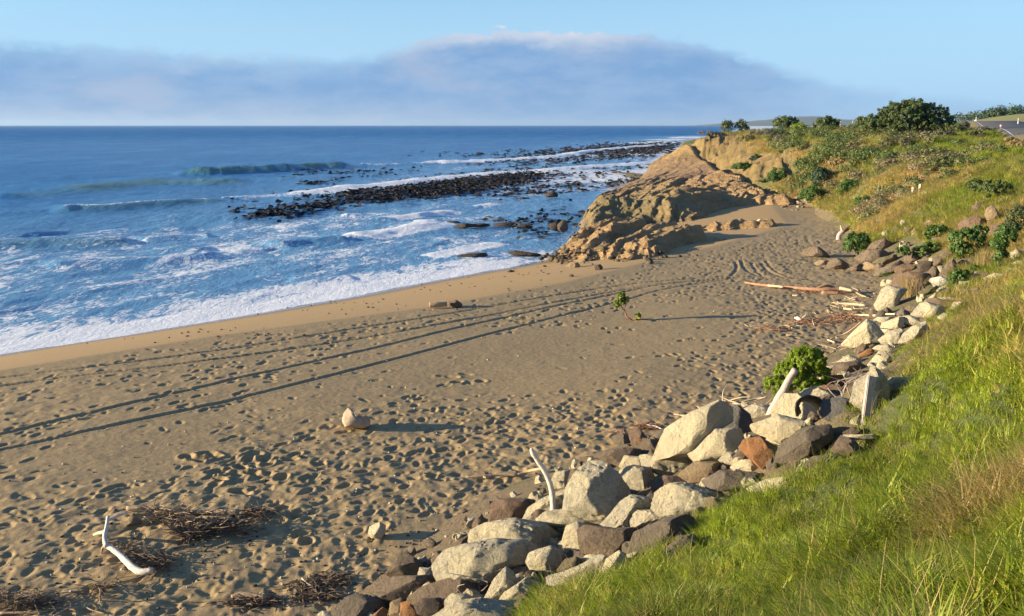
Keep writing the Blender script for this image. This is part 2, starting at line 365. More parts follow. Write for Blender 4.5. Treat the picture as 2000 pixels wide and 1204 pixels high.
def mat_platform():
    m, N = new_mat('layered_mudstone'); g = N.add('ShaderNodeNewGeometry').outputs['Position']
    col = N.add('ShaderNodeAttribute', attribute_name='Col').outputs['Color']
    n2 = N.noise(1.3, g, 8, .68); n4 = N.noise(7, g, 6, .7)
    mp = N.add('ShaderNodeMapping', {'Vector': g, 'Rotation': (.35, .25, .4), 'Scale': (.25, .25, 2.4)})
    lay = N.noise(1.6, mp.outputs[0], 6, .65)
    c = N.mix(N.step(n2, .35, .65), N.mix(.4, col, (.16, .10, .055)), col); c = N.mix(N.step(lay, .52, .7, 0, .55), c, (.12, .075, .045))
    c = N.mix(N.step(n4, .56, .75, 0, .5), c, (.08, .06, .045))
    b = N.bump(N.math('ADD', N.math('MULTIPLY', n4, .7), N.math('ADD', lay, n2)), 1.0, .28)
    out(N, pbsdf(N, c, .9, b)); return m

# ------------------------------------------------------------------ land mesh, finer close to the viewer
def polar(r0, r1, kk, dmin, dmax, a0, a1, na):
    rs = [r0]
    while rs[-1] < r1: rs.append(rs[-1] + min(max(dmin, rs[-1] ** 2 * kk, .0 if rs[-1] > 9 else .06), dmax))
    r = np.array(rs); a = np.radians(np.linspace(a0, a1, na)); return np.meshgrid(a, r)
def grid_faces(nr, na, keep):
    i = np.arange(nr * na).reshape(nr, na)
    f = np.stack([i[:-1, :-1], i[:-1, 1:], i[1:, 1:], i[1:, :-1]], -1).reshape(-1, 4); return f[keep.reshape(-1)]
def compact(V, Fc, attrs):
    used = np.unique(Fc); mp = np.full(len(V), -1, np.int64); mp[used] = np.arange(len(used))
    return V[used], mp[Fc], {k: a[used] for k, a in attrs.items()}
GREEN = np.array([.085, .125, .030]); STRAW = np.array([.26, .21, .095]); EARTH = np.array([.20, .135, .07]); YCLIFF = np.array([.50, .33, .125]); BROWN = np.array([.24, .15, .075])
def blob(X, Y, u, v, y, rx, ry):
    c = aty(u, v, y); return np.exp(-(((X - c[0]) / rx) ** 2 + ((Y - c[1]) / ry) ** 2))
def cliffmask(X, Y):
    m = 0
    for u, v, y, rx, ry, a in [(1370,285,121,4.5,7,1),(1340,300,117,4,6,1),(1390,315,110,4,7,.8),(1330,330,104,5,7,.6),(1420,345,98,4,8,.3),(1790,350,57,1.9,1.3,.75),(1720,342,63,1.3,1.6,.6),(1560,292,95,5,3,.35),(1490,345,92,3,5,.35)]:
        m = m + a * blob(X, Y, u, v, y, rx, ry)
    return np.clip(m + (fbm(X * .5, Y * .5, 60, 3) - .5) * .3, 0, 1)
def build_land():
    A, Rr = polar(1.6, 470, 1.29e-4 * .8, .036, 3.0, -37, 37, 960)
    X = Rr * np.sin(A); Y = Rr * np.cos(A)
    l = land0(X, Y); s, _ = polydist(X, Y, TOE); rk = softpoly(X, Y, ROCKP, 1.6) * (Y > 36)
    sa = sand0(X, Y)
    inr = (X > RX0 + .1) & (X < RX0 + RW * RS - .1) & (Y > RY0 + .1) & (Y < RY0 + RH * RS - .1)
    sa = sa + np.where(inr, bil(R, X, Y, RX0, RY0, RS), 0)
    cm = cliffmask(X, Y)
    lm = l + mounds(X, Y) + cm * (fbm(X * 1.1, Y * .7, 50, 5, .6) - .5) * 1.7 - rk * .8
    for u, v, y, dx in [(1790, 362, 55, 2.2), (1715, 350, 60, 1.6), (1805, 380, 50, 1.5)]:
        lm -= .55 * blob(X, Y, u, v, y, dx, 1.4)
    Z = np.maximum(lm, sa); island = lm > sa
    fi = island[:-1, :-1] | island[1:, 1:]
    zmx = np.maximum(Z[:-1, :-1], Z[1:, 1:]); dry = zmx > SEA - .5
    V = np.stack([X, Y, Z], -1).reshape(-1, 3)
    dw, _ = polydist(X, Y, WATER); db, _ = polydist(X, Y, BERM)
    wet = sst(-dw, -(1.5 + 1.2 * fbm(X * .25, Y * .25, 3, 2)), -.15) * (Z < -.3); fine = sst(-db, -.2, .25)
    V1, F1, a1 = compact(V, grid_faces(*X.shape, dry & ~fi), {'wet': wet.ravel(), 'fine': fine.ravel()})
    tag(mesh_np('beach', V1, F1, mat_sand(), attrs=a1), 'flat sandy beach trodden with footprints and wheel tracks', kind='structure')
    f = fbm(X * .16, Y * .16, 31, 4); f2 = fbm(X * .7, Y * .7, 33, 3)
    g = sst(f * .6 + f2 * .4, .40, .60)[..., None]
    g = g * (.1 + .9 * (Y > 30)[..., None]); col = GREEN * (1 - g * .7) + STRAW * g * .7
    nr = (sst(-grassmask(X, Y), -.3, .5) * (Y < 28) + sst(-s, -2.5, -1.0) * (Y >= 28) * (Y < 48))[..., None]; col = col * (1 - nr) + np.array([.22, .165, .095]) * nr      # soil between the boulders
    yc = (YCLIFF * (.75 + .5 * f2[..., None])); yc = yc * .65; c3 = sst(cm, .25, .6)[..., None]; bm = sst(1.9 - Z, -.3, .8)[..., None]
    col = col * (1 - c3) + (yc * (1 - bm * .7) + BROWN * bm * .7) * c3
    r3 = rk[..., None]; uz = (sst(Z, 1.6, 2.6) * sst(Y, 88, 96))[..., None]; col = col * (1 - r3) + (BROWN * (1 - uz) + yc * uz) * r3
    q3 = (np.clip(1.6 * blob(X, Y, 1425, 300, 112, 7, 15) + 1.2 * blob(X, Y, 1455, 335, 98, 4, 8), 0, 1) * sst(-Z, -5.0, -4.3))[..., None]; col = col * (1 - q3) + yc * q3
    br = (blob(X, Y, 1510, 402, 70, 5.5, 7) > .35)[..., None] * 1.0; col = col * (1 - br) + np.array([.23, .155, .085]) * br
    toe = sst(-s, -1.2, 0)[..., None] * ((Y > 48) & (Y < 80))[..., None]; col = col * (1 - toe) + np.array([.26, .19, .11]) * toe
    V2, F2, a2 = compact(V, grid_faces(*X.shape, dry & fi), {'Col': col.reshape(-1, 3)})
    tag(mesh_np('terrain', V2, F2, mat_land(), attrs=a2), 'grassy sea bank and bluff rising behind the beach', kind='structure')
    print('beach', len(F1), 'terrain', len(F2))
build_land()

def build_platform():
    st = .17; xs = np.arange(2.5, 42, st); ys = np.arange(37, 134, st * 1.35); X, Y = np.meshgrid(xs, ys)
    m = softpoly(X, Y, ROCKP, 1.3); l = land0(X, Y)
    wx = X + (fbm(X * .22, Y * .22, 91, 3) - .5) * 4.5; wy = Y + (fbm(X * .22, Y * .22, 92, 3) - .5) * 5
    h = 0
    for ang, L, A, sd_ in [(.38, 4.6, .50, 1), (.52, 2.1, .34, 2), (.22, 1.0, .20, 3)]:
        q = (wx * math.cos(ang) - wy * math.sin(ang)) / L; i = np.floor(q); fr = q - i
        amp = .35 + .9 * vn(i * 1.7 + 3, (wx * math.sin(ang) + wy * math.cos(ang)) / (L * 2.1), sd_)
        saw = np.where(fr < .86, fr / .86, (1 - fr) / .14)
        h = h + A * amp * (saw - .42)
    h += (fbm(X * .35, Y * .35, 95, 5, .55) - .5) * .6 + (fbm(X * 1.9, Y * 1.9, 96, 4, .6) - .5) * .36
    far = sst(Y, 92, 110); h = h * (1 - .80 * far) 
    front = 1 - .35 * sst(Y, 52, 60)
    db, _ = polydist(X, Y, BERM)
    Z = l - .14 + (.75 * sst(X, 16, 22) * sst(-Y, -56, -50) + .60 * sst(X, 10.0, 13.5) * sst(Y, 50, 57) * sst(-Y, -92, -84) + .55 * np.exp(-((X - 19.5) / 4) ** 2 - ((Y - 64) / 9) ** 2)) + h * (.56 + .34 * front) - .35 * np.exp(-((Y - 72) / 14) ** 2) * sst(-X, -16, -9) - (1 - m) * 2.3
    base = np.maximum(sand0(X, Y), land0(X, Y) - .8 * m * (Y > 36))
    vis = Z > base - .35; k = vis[:-1, :-1] | vis[1:, 1:] | vis[:-1, 1:] | vis[1:, :-1]
    k &= (m[:-1, :-1] > .02)
    gr = fbm(X * .3, Y * .3, 99, 4)[..., None]; olive = np.array([.27, .23, .095]); tan = np.array([.48, .31, .135])
    col = tan * (.7 + .55 * gr)
    sea = sst(-(X - (6 + (Y - 50) * .16)), -6.0, -.5)[..., None]; gsel = sea * sst(Y, 54, 66)[..., None]
    col = col * (1 - gsel * .75) + olive * gsel * .75
    up = sst(Y, 86, 100)[..., None]; col = col * (1 - up * .8) + np.array([.34, .215, .115]) * up * .8
    hi = (sst(Z + 1.2 * (fbm(X * .4, Y * .4, 7, 3) - .5), 1.7, 2.6) * sst(Y, 90, 104))[..., None]; col = col * (1 - hi) + np.array([.52, .34, .13]) * hi
    low = sst(-Z, .35, .95)[..., None]; col = col * (1 - low) + np.array([.085, .06, .045]) * low
    V = np.stack([X, Y, Z], -1).reshape(-1, 3)
    V2, F2, a2 = compact(V, grid_faces(*X.shape, k), {'Col': col.reshape(-1, 3)})
    tag(mesh_np('rock_platform', V2, F2, mat_platform(), attrs=a2, smooth=False), 'tilted layered brown rock running out below the bluff', kind='structure'); print('platform', len(F2))
    global PZ, PX
    PX = (xs[0], ys[0], st, st * 1.35); PZ = np.where(m > .3, Z, -9)
build_platform()

# ------------------------------------------------------------------ sea
CRESTS = [  # pixels along the crest, height, width seaward, width shoreward, foam
    ([(330,332),(430,330),(520,326),(600,321),(660,319),(700,319)], 1.6, 5.0, 1.6, .0), ([(692,320),(800,317),(950,312),(1096,304),(1160,293),(1300,281)], .8, 3.0, 2.2, 1.0),
    ([(90,372),(180,360),(300,352),(420,351),(500,350)], .75, 5, 3.5, 0), ([(520,352),(700,340)], .3, 3, 3, .15), ([(0,382),(100,372)], .5, 4, 3, 0),
    ([(90,408),(200,402),(300,395),(400,389),(436,385)], .55, 3.5, 1.6, .25), ([(430,386),(500,379),(560,376),(700,362),(800,353),(900,341),(1000,334),(1100,328),(1200,321),(1300,313)], .5, 2.2, 2.6, .95),
    ([(-60,480),(0,474),(120,469),(220,466),(270,463)], .5, 3.0, 1.4, .1), ([(-60,458),(0,456),(70,458)], .4, 2.5, 1.8, 0), ([(270,465),(340,460),(420,457)], .25, 2, 1.4, .25),
    ([(80,520),(150,514),(230,510),(300,508),(380,497),(440,494)], .33, 2.4, 1.0, .25), ([(320,490),(400,489)], .25, 2, 1, .1),
    ([(530,478),(600,470),(640,466),(675,462)], .42, 2.0, 1.0, .2), ([(670,463),(740,453),(790,446),(830,436),(850,430)], .38, 1.5, 1.6, 1.0), ([(745,428),(780,424),(830,418),(880,409)], .32, 1.5, 1.0, .8), ([(680,421),(710,417)], .3, 1.5, 1, .1),
    ([(820,502),(880,490),(930,480),(975,470)], .14, 1.0, 1.0, .85), ([(560,548),(640,546),(700,542)], .14, 1.2, .8, .1), ([(930,402),(965,395)], .2, 1, 1, .7), ([(1210,281),(1300,277)], .5, 3, 3, 1.0), ([(300,420),(480,424)], .22, 2, 1.4, .1), ([(100,345),(330,339)], .3, 4, 3, 0)]
def sea_mat():
    m, N = new_mat('sea_water'); g = N.add('ShaderNodeNewGeometry').outputs['Position']
    foam = N.add('ShaderNodeAttribute', attribute_name='foam').outputs['Fac']; shal = N.add('ShaderNodeAttribute', attribute_name='shallow').outputs['Fac']; far = N.add('ShaderNodeAttribute', attribute_name='far').outputs['Fac']
    face = N.add('ShaderNodeAttribute', attribute_name='face').outputs['Fac']
    mp = N.add('ShaderNodeMapping', {'Vector': g, 'Rotation': (0, 0, math.radians(-32)), 'Scale': (1.0, .42, 1)}).outputs[0]
    w1 = N.noise(2.4, mp, 8, .68, .4); w2 = N.noise(.5, mp, 7, .62, .3); w3 = N.noise(.05, mp, 12, .68, .0); w4 = N.noise(.008, mp, 12, .7)
    lace = N.math('ADD', N.math('MULTIPLY', N.noise(2.6, mp, 9, .74, 1.2), .58), N.math('MULTIPLY', N.noise(.45, mp, 6, .65, .8), .42))
    th = N.math('SUBTRACT', .80, N.math('MULTIPLY', foam, .58))
    fm = N.step(lace, N.math('SUBTRACT', th, .05), N.math('ADD', th, .05))
    deep = N.mix(far, (.014, .125, .34), (.018, .13, .36)); deep = N.mix(N.step(w3, .44, .62, 0, .75), deep, (.04, .21, .44))
    deep = N.mix(N.step(N.noise(.22, mp, 10, .72), .50, .64, 0, .55), deep, (.008, .075, .24))
    c = N.mix(shal, deep, (.115, .28, .48)); c = N.mix(face, c, (.10, .19, .085))
    h = N.math('ADD', N.math('MULTIPLY', w1, .07), N.math('MULTIPLY', w2, .24)); h = N.math('ADD', h, N.math('MULTIPLY', w3, 1.5)); h = N.math('ADD', h, N.math('MULTIPLY', N.math('MULTIPLY', w4, far), 6.0))
    b = N.bump(h, 1.0, 1.0)
    fr = N.math('MULTIPLY', N.add('ShaderNodeFresnel', {'IOR': 1.333, 'Normal': b}).outputs[0], N.mix(far, (.55, .55, .55), (.20, .20, .20)))
    water = N.add('ShaderNodeMixShader', {0: fr, 1: N.add('ShaderNodeBsdfDiffuse', {0: c, 'Normal': b}), 2: N.add('ShaderNodeBsdfGlossy', {0: (.85, .93, 1), 'Roughness': .14, 'Normal': b})})
    fb = N.bump(N.math('ADD', N.math('MULTIPLY', w1, .05), N.math('MULTIPLY', lace, .12)), 1.0, 1.0)
    white = pbsdf(N, (.80, .83, .86), .6, fb)
    out(N, N.add('ShaderNodeMixShader', {0: fm, 1: water, 2: white})); return m
def build_sea():
    A, Rr = polar(26, 24000, 1.0e-4 * .85, .06, 4000, -40, 30, 760)
    X = Rr * np.sin(A); Y = Rr * np.cos(A); Rn = Rr
    dw, _ = polydist(X, Y, WATER); off = -dw
    a = math.radians(32); q = X * math.sin(a) + Y * math.cos(a); p = X * math.cos(a) - Y * math.sin(a)      # along and across the crests
    near = np.clip(1 - Rn / 1500, 0, 1); calm = sst(off, -1.0, 9)
    Z = SEA + near * calm * ((fbm(p * .22, q * .07, 201, 4, .55) - .5) * .42 + (fbm(p * .9, q * .36, 202, 3, .6) - .5) * .17) + (1 - calm) * (fbm(p * .9, q * .5, 203, 3) - .5) * .05
    foam = np.clip(.33 + .36 * (fbm(p * .07, q * .03, 210, 3) - .5) * 2, 0, 1) * sst(-off, -52, -18) + .20 * sst(-off, -95, -45)
    foam = np.maximum(foam, .84 * sst(-off, -4.2, -1.2) * sst(off, -1.2, .3)); foam = np.maximum(foam, .58 * sst(-off, -9, -3))
    rt = sst(X, 1.5, 7) * sst(-Y, -110, -90) ; foam = foam * (1 - .45 * rt) * (1 - .42 * sst(X, -3, 3) * (off < 25) * (Y < 90))
    face = np.zeros_like(Z)
    for pts, h, ws, wl, fo in CRESTS:
        w = [tuple(at(u, v, SEA + h * .5)[:2]) for u, v in pts]
        d, t = polydist(X, Y, w); L = sum(math.hypot(b[0] - a_[0], b[1] - a_[1]) for a_, b in zip(w[:-1], w[1:]))
        d = d + (fbm(t * .35, t * 0, int(h * 1000) % 97, 3) - .5) * 2.2 * (.4 + h)
        ends = sst(t, 0, .12 * L) * sst(L - t, 0, .12 * L) * (np.abs(d) < 30)
        if fo > .5: ends = np.maximum(ends, .6 * (t > .01 * L) * (t < .99 * L)) * (np.abs(d) < 30)
        hh = .72 * h * (.75 + .5 * fbm(t * .25, t * 0 + 3, 5, 2))
        Z += ends * hh * np.where(d < 0, np.exp(-(d / ws) ** 2), np.exp(-(d / wl) ** 2))
        if fo > .5: foam = np.maximum(foam, ends * fo * (.72 + .25 * fbm(t * .8, d * .5, 9, 3)) * np.exp(-(np.clip(d - wl * .6, 0, None) / (wl * 1.25)) ** 2) * (d > -ws * .3 - .3))
        else: foam = np.maximum(foam, ends * (fo + .12) * np.exp(-((d + .4) / (wl * .7)) ** 2) * 1.4); face = np.maximum(face, ends * min(1, h) * sst(h, .35, .6) * np.exp(-((d - wl * .6) / (wl * .8)) ** 2))
    shal = sst(-off, -75, -10); far = sst(Rn, 200, 900)
    g = ground(X, Y, False); k = (g < SEA + .35) | (X > 400) | (Y > 430)
    keep = k[:-1, :-1] | k[1:, 1:] | k[:-1, 1:] | k[1:, :-1]
    V = np.stack([X, Y, Z], -1).reshape(-1, 3)
    V2, F2, a2 = compact(V, grid_faces(*X.shape, keep), {'foam': foam.ravel(), 'shallow': shal.ravel(), 'far': far.ravel(), 'face': face.ravel()})
    tag(mesh_np('sea', V2, F2, sea_mat(), attrs=a2), 'blue sea with foamy surf rolling in to the beach', kind='structure'); print('sea', len(F2))
build_sea()

def build_floor():
    """the ground going on out of sight: seabed and land beyond the detailed mesh"""
    m, N = new_mat('open_ground'); g = N.add('ShaderNodeNewGeometry').outputs['Position']
    out(N, pbsdf(N, N.mix(N.noise(.02, g, 5), (.07, .09, .03), (.16, .14, .07)), .95))
    V = [(-25000, -8000, -5), (25000, -8000, -5), (25000, 25000, -5), (-25000, 25000, -5)]
    tag(mesh_np('seabed', V, [[0, 1, 2, 3]], m), 'sea floor below the water', kind='structure')
build_floor()
# ------------------------------------------------------------------ boulders
def rock_mat(name, c1, c2, dark, pit=0.5, stain=None):
    m, N = new_mat(name); tc = N.add('ShaderNodeTexCoord').outputs['Object']; gg = N.add('ShaderNodeNewGeometry').outputs['Position']
    rnd = N.add('ShaderNodeObjectInfo').outputs['Random']
    n1 = N.noise(1.8, gg, 7, .65); n2 = N.noise(9, gg, 8, .78); n3 = N.noise(38, gg, 4, .75); n4 = N.noise(4.5, gg, 5, .6, .6)
    c = N.mix(N.step(n1, .35, .65), c1, c2); c = N.mix(N.step(rnd, 0, 1, 0, .14), c, dark)
    c = N.mix(N.step(n2, .49, .60, 0, pit), c, dark); c = N.mix(N.step(n3, .52, .60, 0, pit * .7), c, dark)
    if stain: c = N.mix(N.step(n4, .56, .66, 0, .9), c, stain)
    vor = N.add('ShaderNodeTexVoronoi', {'Scale': 7.0, 'Vector': gg}, feature='DISTANCE_TO_EDGE').outputs[0]
    h = N.math('ADD', N.math('MULTIPLY', n2, .9), N.math('MULTIPLY', n3, .25)); h = N.math('ADD', h, N.math('MULTIPLY', n4, .8))
    out(N, pbsdf(N, c, .92, N.bump(h, 1.0, 
        .10 + .16 * pit))); return m
RM = {'c': rock_mat('cream_limestone', (.80, .71, .47), (.64, .585, .43), (.36, .335, .265), .62),
      's': rock_mat('smooth_cream_stone', (.78, .69, .46), (.68, .595, .39), (.48, .42, .29), .3),
      'w': rock_mat('white_stone', (.80, .76, .62), (.74, .70, .55), (.6, .55, .4), .1),
      'g': rock_mat('grey_brown_stone', (.255, .21, .155), (.20, .165, .125), (.11, .09, .07), .35),
      'b': rock_mat('brown_stone', (.285, .22, .15), (.22, .165, .115), (.11, .085, .065), .5),
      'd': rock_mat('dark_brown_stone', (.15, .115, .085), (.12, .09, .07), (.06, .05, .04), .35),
      'k': rock_mat('blue_grey_stone', (.17, .165, .16), (.22, .205, .185), (.09, .09, .09), .5),
      'o': rock_mat('orange_stone', (.52, .24, .085), (.40, .21, .10), (.20, .12, .07), .4),
      'r': rock_mat('red_stained_stone', (.29, .20, .135), (.23, .165, .115), (.11, .08, .06), .5, (.40, .19, .08)),
      't': rock_mat('tan_stone', (.42, .32, .19), (.35, .26, .155), (.2, .15, .1), .35),
      'm': rock_mat('mossy_stone', (.24, .20, .11), (.20, .17, .09), (.10, .09, .05), .45),
      'x': rock_mat('wet_dark_stone', (.06, .048, .04), (.09, .065, .045), (.03, .025, .02), .4)}
_ico = {}
def ico(n):
    if n not in _ico:
        import bmesh
        bm = bmesh.new(); bmesh.ops.create_icosphere(bm, subdivisions=n, radius=1)
        _ico[n] = (np.array([v.co[:] for v in bm.verts]), np.array([[v.index for v in f.verts] for f in bm.faces])); bm.free()
    return _ico[n]
def vn3(p, seed, o=3, r=.5):
    s = 0; a = 1; t = 0
    for i in range(o):
        q = p * (2.03 ** i) + 7.1 * i
        s = s + a * (vn(q[:, 0], q[:, 1] + 3.7 * q[:, 2], seed + i) + vn(q[:, 1] + 9.2, q[:, 2] - 2.9 * q[:, 0], seed + 31 + i) + vn(q[:, 2] + 4.4, q[:, 0] + 1.9 * q[:, 1], seed + 57 + i)) / 3; t += a; a *= r
    return s / t - .5
RG_ = {'A': (800, 820, 3.135), 'B': (1200, 620, 3.168), 'C': (1550, 360, 4.013), 'G': (620, 1000, 5.903), 'H': (1600, 560, 6.02), 'I': (1560, 440, 7.525),
       'J': (1760, 380, 7.525), 'K': (1780, 480, 7.527), 'L': (1480, 680, 6.02), 'M': (1040, 860, 6.02), 'N': (900, 1000, 5.0), 'D': (1000, 220, 3.333), 'E': (400, 260, 2.5), 'P': (0, 0, 1.0)}
def silhouette(poly, th):
    """radius of the outline from its centre in each direction"""
    a = np.array(poly); n = len(a); x, y = a[:, 0], a[:, 1]; x1, y1 = np.roll(x, -1), np.roll(y, -1)
    cr = x * y1 - x1 * y; A = cr.sum() / 2
    c = np.array([((x + x1) * cr).sum(), ((y + y1) * cr).sum()]) / (6 * A) if abs(A) > 1 else a.mean(0)
    q = a - c; tt = np.linspace(-math.pi, math.pi, 181); rr = np.zeros(181)
    for i, t in enumerate(tt):
        d = np.array([math.cos(t), math.sin(t)]); best = 0
        for k in range(n):
            p0, p1 = q[k], q[(k + 1) % n]; e = p1 - p0; den = d[0] * e[1] - d[1] * e[0]
            if abs(den) < 1e-9: continue
            s = (p0[0] * e[1] - p0[1] * e[0]) / den; w = (p0[0] * d[1] - p0[1] * d[0]) / den
            if s > 0 and -1e-6 <= w <= 1 + 1e-6: best = max(best, s)
        rr[i] = best
    return c, np.interp(th, tt, rr)
ROCKS = []; DEPTH = {}
def rock(reg, typ, coords, label, group=None, lift=None, deep=1.0, sub=None, dist=None, parent_name='boulder', cat='rock', cuts=None):
    ox, oy, sc = RG_[reg]; v_ = list(map(float, coords.replace(' ', ',').split(','))); poly = [(ox + v_[i] / sc, -(oy + v_[i + 1] / sc)) for i in range(0, len(v_), 2)]
    (cu, cv), _ = silhouette(poly, np.zeros(1))
    if group and 'heaped' in group: poly = [(cu + (x - cu) * 1.11, cv + (y - cv) * 1.11) for x, y in poly]
    cv = -cv
    hh = max(p[1] for p in poly) - min(p[1] for p in poly); ww = max(p[0] for p in poly) - min(p[0] for p in poly)
    if dist: C = aty(cu, cv, dist)
    else:
        C = hit(cu, cv, .1)
        size = hh / F * C[1]; C = hit(cu, cv, (.30 if lift is None else lift) * size)
    D = C[1] / math.cos(0) ; k = C[1] / (F * (math.cos(P) + (602 - cv) / F * math.sin(P)))  # metres per pixel at the rock
    fwd = C - np.array([0, 0, EYE]); fwd /= np.linalg.norm(fwd); rt = np.cross(fwd, [0, 0, 1]); rt /= np.linalg.norm(rt); up = np.cross(rt, fwd)
    n = sub or (5 if ww * hh > 4500 else 4 if ww > 34 else 3); S, Fc = ico(n); seed = len(ROCKS) * 7 + 3; rg = np.random.default_rng(seed)
    # spin the sphere so its poles do not show
    ax = rg.normal(size=(3, 3)); Q, _ = np.linalg.qr(ax); S = S @ Q
    a, b, c = S[:, 0], S[:, 1], S[:, 2]; rho = np.hypot(a, b); th = np.arctan2(b, a)
    _, Rr = silhouette(poly, th); mean = Rr.mean()
    q = .62; pr = Rr * rho ** q; px = pr * np.cos(th) * k; py = pr * np.sin(th) * k
    dd = .5 * math.sqrt(max(ww, 1) * max(hh, 1)) * k * deep * .95; pz = np.sign(c) * np.abs(c) ** .85 * dd
    V = np.stack([px, py, pz], 1)
    m = mean * k
    ncut = cuts if cuts is not None else (9 if typ in 'bgdorktm' else 6 if typ == 's' else 4)
    for i in range(ncut):
        nv = rg.normal(size=3); nv[2] = -abs(nv[2]) - .25; nv[:2] *= .9; nv /= np.linalg.norm(nv)
        if i == 0: nv = np.array([-.55, .35, -.75]); nv /= np.linalg.norm(nv)
        if i == 1: nv = np.array([.72, .1, -.68]); nv /= np.linalg.norm(nv)
        t = V @ nv; lim = t.max() * rg.uniform(.68, .9) if abs(nv[2]) > .45 else t.max() * .97
        ex = np.clip(t - lim, 0, None); V = V - ex[:, None] * nv * .94
    rough = {'c': .13, 's': .06, 'w': .04}.get(typ, .075)
    for ax_, e0, e1 in ((0, (Rr * np.cos(th)).min() * k, (Rr * np.cos(th)).max() * k), (1, (Rr * np.sin(th)).min() * k, (Rr * np.sin(th)).max() * k)):
        a0, a1 = V[:, ax_].min(), V[:, ax_].max(); V[:, ax_] = (V[:, ax_] - a0) / (a1 - a0) * (e1 - e0) + e0
    W = V / m
    V = V * (1 + (vn3(W * 2.2 + seed, seed, 5, .6) * rough * 2)[:, None])
    if typ == 'c': V = V - (S * (np.clip(vn3(W * 5.5 + 3, seed + 5, 2) * 2 + .05, 0, 1) * .10 * m)[:, None])
    if n >= 5: V = V * (1 + (vn3(W * 8 + seed, seed + 9, 4, .6) * (.055 if typ in 'cs' else .03))[:, None])
    Wd = V[:, :1] * rt + V[:, 1:2] * up + V[:, 2:] * fwd
    o = mesh_np(parent_name, Wd, Fc, RM[typ], smooth=True); o.location = C
    me = o.data
    try: me.set_sharp_from_angle(angle=math.radians(24 if typ != 'c' else 38))
    except Exception: pass
    tag(o, label, cat, group); ROCKS.append((o, C, m)); DEPTH[label] = (C, dd); return o
g1 = 'boulders heaped along the foot of the grass bank'
def rk(reg, typ, coords, label, **kw): return rock(reg, typ, coords, label, group=g1, **kw)
# --- right and back first: far boulders of the old rock wall
rk('J', 'b', '1430,110 1480,60 1540,80 1530,140 1470,150', 'small pinkish boulder high in the dark hedge at the top of the back rock wall')
rk('J', 'b', '1050,210 1090,150 1190,110 1225,190 1150,280 1060,260', 'five-sided brown boulder at the upper left end of the back rock wall')
rk('J', 't', '1250,300 1270,220 1340,170 1400,250 1480,400 1440,440 1280,370', 'tall pointed tan boulder standing at the top of the back rock wall')
rk('J', 'b', '1650,210 1700,160 1806,200 1806,270 1700,300', 'brown boulder at the right edge of the photo above the leafy bushes')
rk('J', 'b', '1500,380 1570,330 1700,330 1640,420 1540,430', 'low brown boulder right of the tall pointed tan one')
rk('J', 'r', '870,440 960,370 1070,325 1240,390 1230,480 1100,520 910,570', 'wide brown boulder with an orange patch above the largest yellow-flowered bush')
rk('J', 'b', '1270,390 1350,390 1370,440 1280,450', 'small brown stone wedged under the tall pointed tan boulder')
rk('J', 'r', '1300,620 1330,460 1390,440 1500,500 1480,590 1380,640', 'upright red-brown boulder just below the tall pointed tan one')
rk('J', 't', '330,440 400,380 480,400 480,470 390,490', 'pale tan boulder alone on the grassy slope above a small yellow-flowered bush')
rk('J', 'b', '460,650 560,630 700,640 640,690 520,690', 'flat brown slab half buried left of the largest yellow-flowered bush')
rk('J', 'r', '60,920 120,850 260,860 290,950 200,1000 90,990', 'rounded brown boulder with a reddish left side among yellow flowers')
rk('I', 'b', '60,430 180,330 280,320 380,390 440,460 300,480 100,450', 'double-humped brown boulder alone on the sand, leftmost of the back wall')
rk('I', 't', '230,570 300,520 410,520 400,590 280,600', 'flat tan stone on the sand left of the ball-shaped brown boulder')
rk('I', 'b', '425,600 500,500 580,490 700,560 720,610 520,670 430,650', 'ball-shaped brown boulder resting on the open sand')
rk('I', 'b', '1030,360 1100,260 1240,200 1330,260 1300,370 1180,380', 'peaked grey-brown boulder behind the large dark-sided one')
rk('I', 'b', '850,500 1000,370 1200,360 1320,430 1100,560 930,570', 'large reddish brown boulder with a deep shaded right side near the flowering bush')
rk('I', 'b', '720,660 840,580 920,570 900,640 800,690', 'small brown slab at the sand edge in front of the large dark-sided boulder')
rk('I', 'm', '1100,570 1200,490 1400,430 1430,490 1280,590', 'olive tan slab leaning behind the flat ochre boulder')
rk('I', 't', '930,620 990,550 1290,600 1150,690 1000,670', 'flat ochre boulder at the sand edge of the back wall')
rk('I', 'g', '1130,740 1200,650 1300,600 1440,520 1520,560 1350,700 1200,755', 'long grey-brown boulder slanting up to the right beside a grass clump')
rk('I', 'b', '1560,480 1650,400 1780,430 1800,500 1650,560', 'pinkish brown boulder half hidden by yellow flowers')
rk('I', 'r', '1430,690 1450,620 1550,570 1700,590 1650,690 1480,730', 'rounded boulder with an orange base beside the great rust-brown block')
rk('K', 'b', '440,190 470,110 590,60 650,130 600,190 540,220', 'brown boulder leaning against the bush with yellow flowers')
rk('K', 'b', '300,260 350,180 420,165 450,240 550,190 470,300 370,320', 'saddle-shaped brown boulder with a dark hollow beneath')
rk('K', 'b', '440,440 500,300 580,190 640,260 640,340 560,470', 'upright pale brown boulder left of the leafy green plant')
rk('K', 'b', '235,420 310,300 360,320 400,400 370,460 290,540', 'wedge-shaped brown boulder above the bright white rock')
rk('K', 'b', '665,265 760,210 980,160 1090,180 1080,260 940,280 800,290', 'long flat brown boulder lying under the flowering bushes')
rk('K', 'd', '100,260 190,230 270,230 290,330 220,410 120,420', 'dark boulder with a ragged tan edge on top of the great rust-brown block')
rk('C', 'r', '790,790 810,730 900,695 1040,700 1075,790 1000,860 860,850', 'great rust-brown square block behind the white pointed boulder', deep=.8)
rk('K', 'c', '1440,140 1540,60 1656,100 1656,190 1500,220', 'cream boulder at the right edge of the photo under the straggly bush')
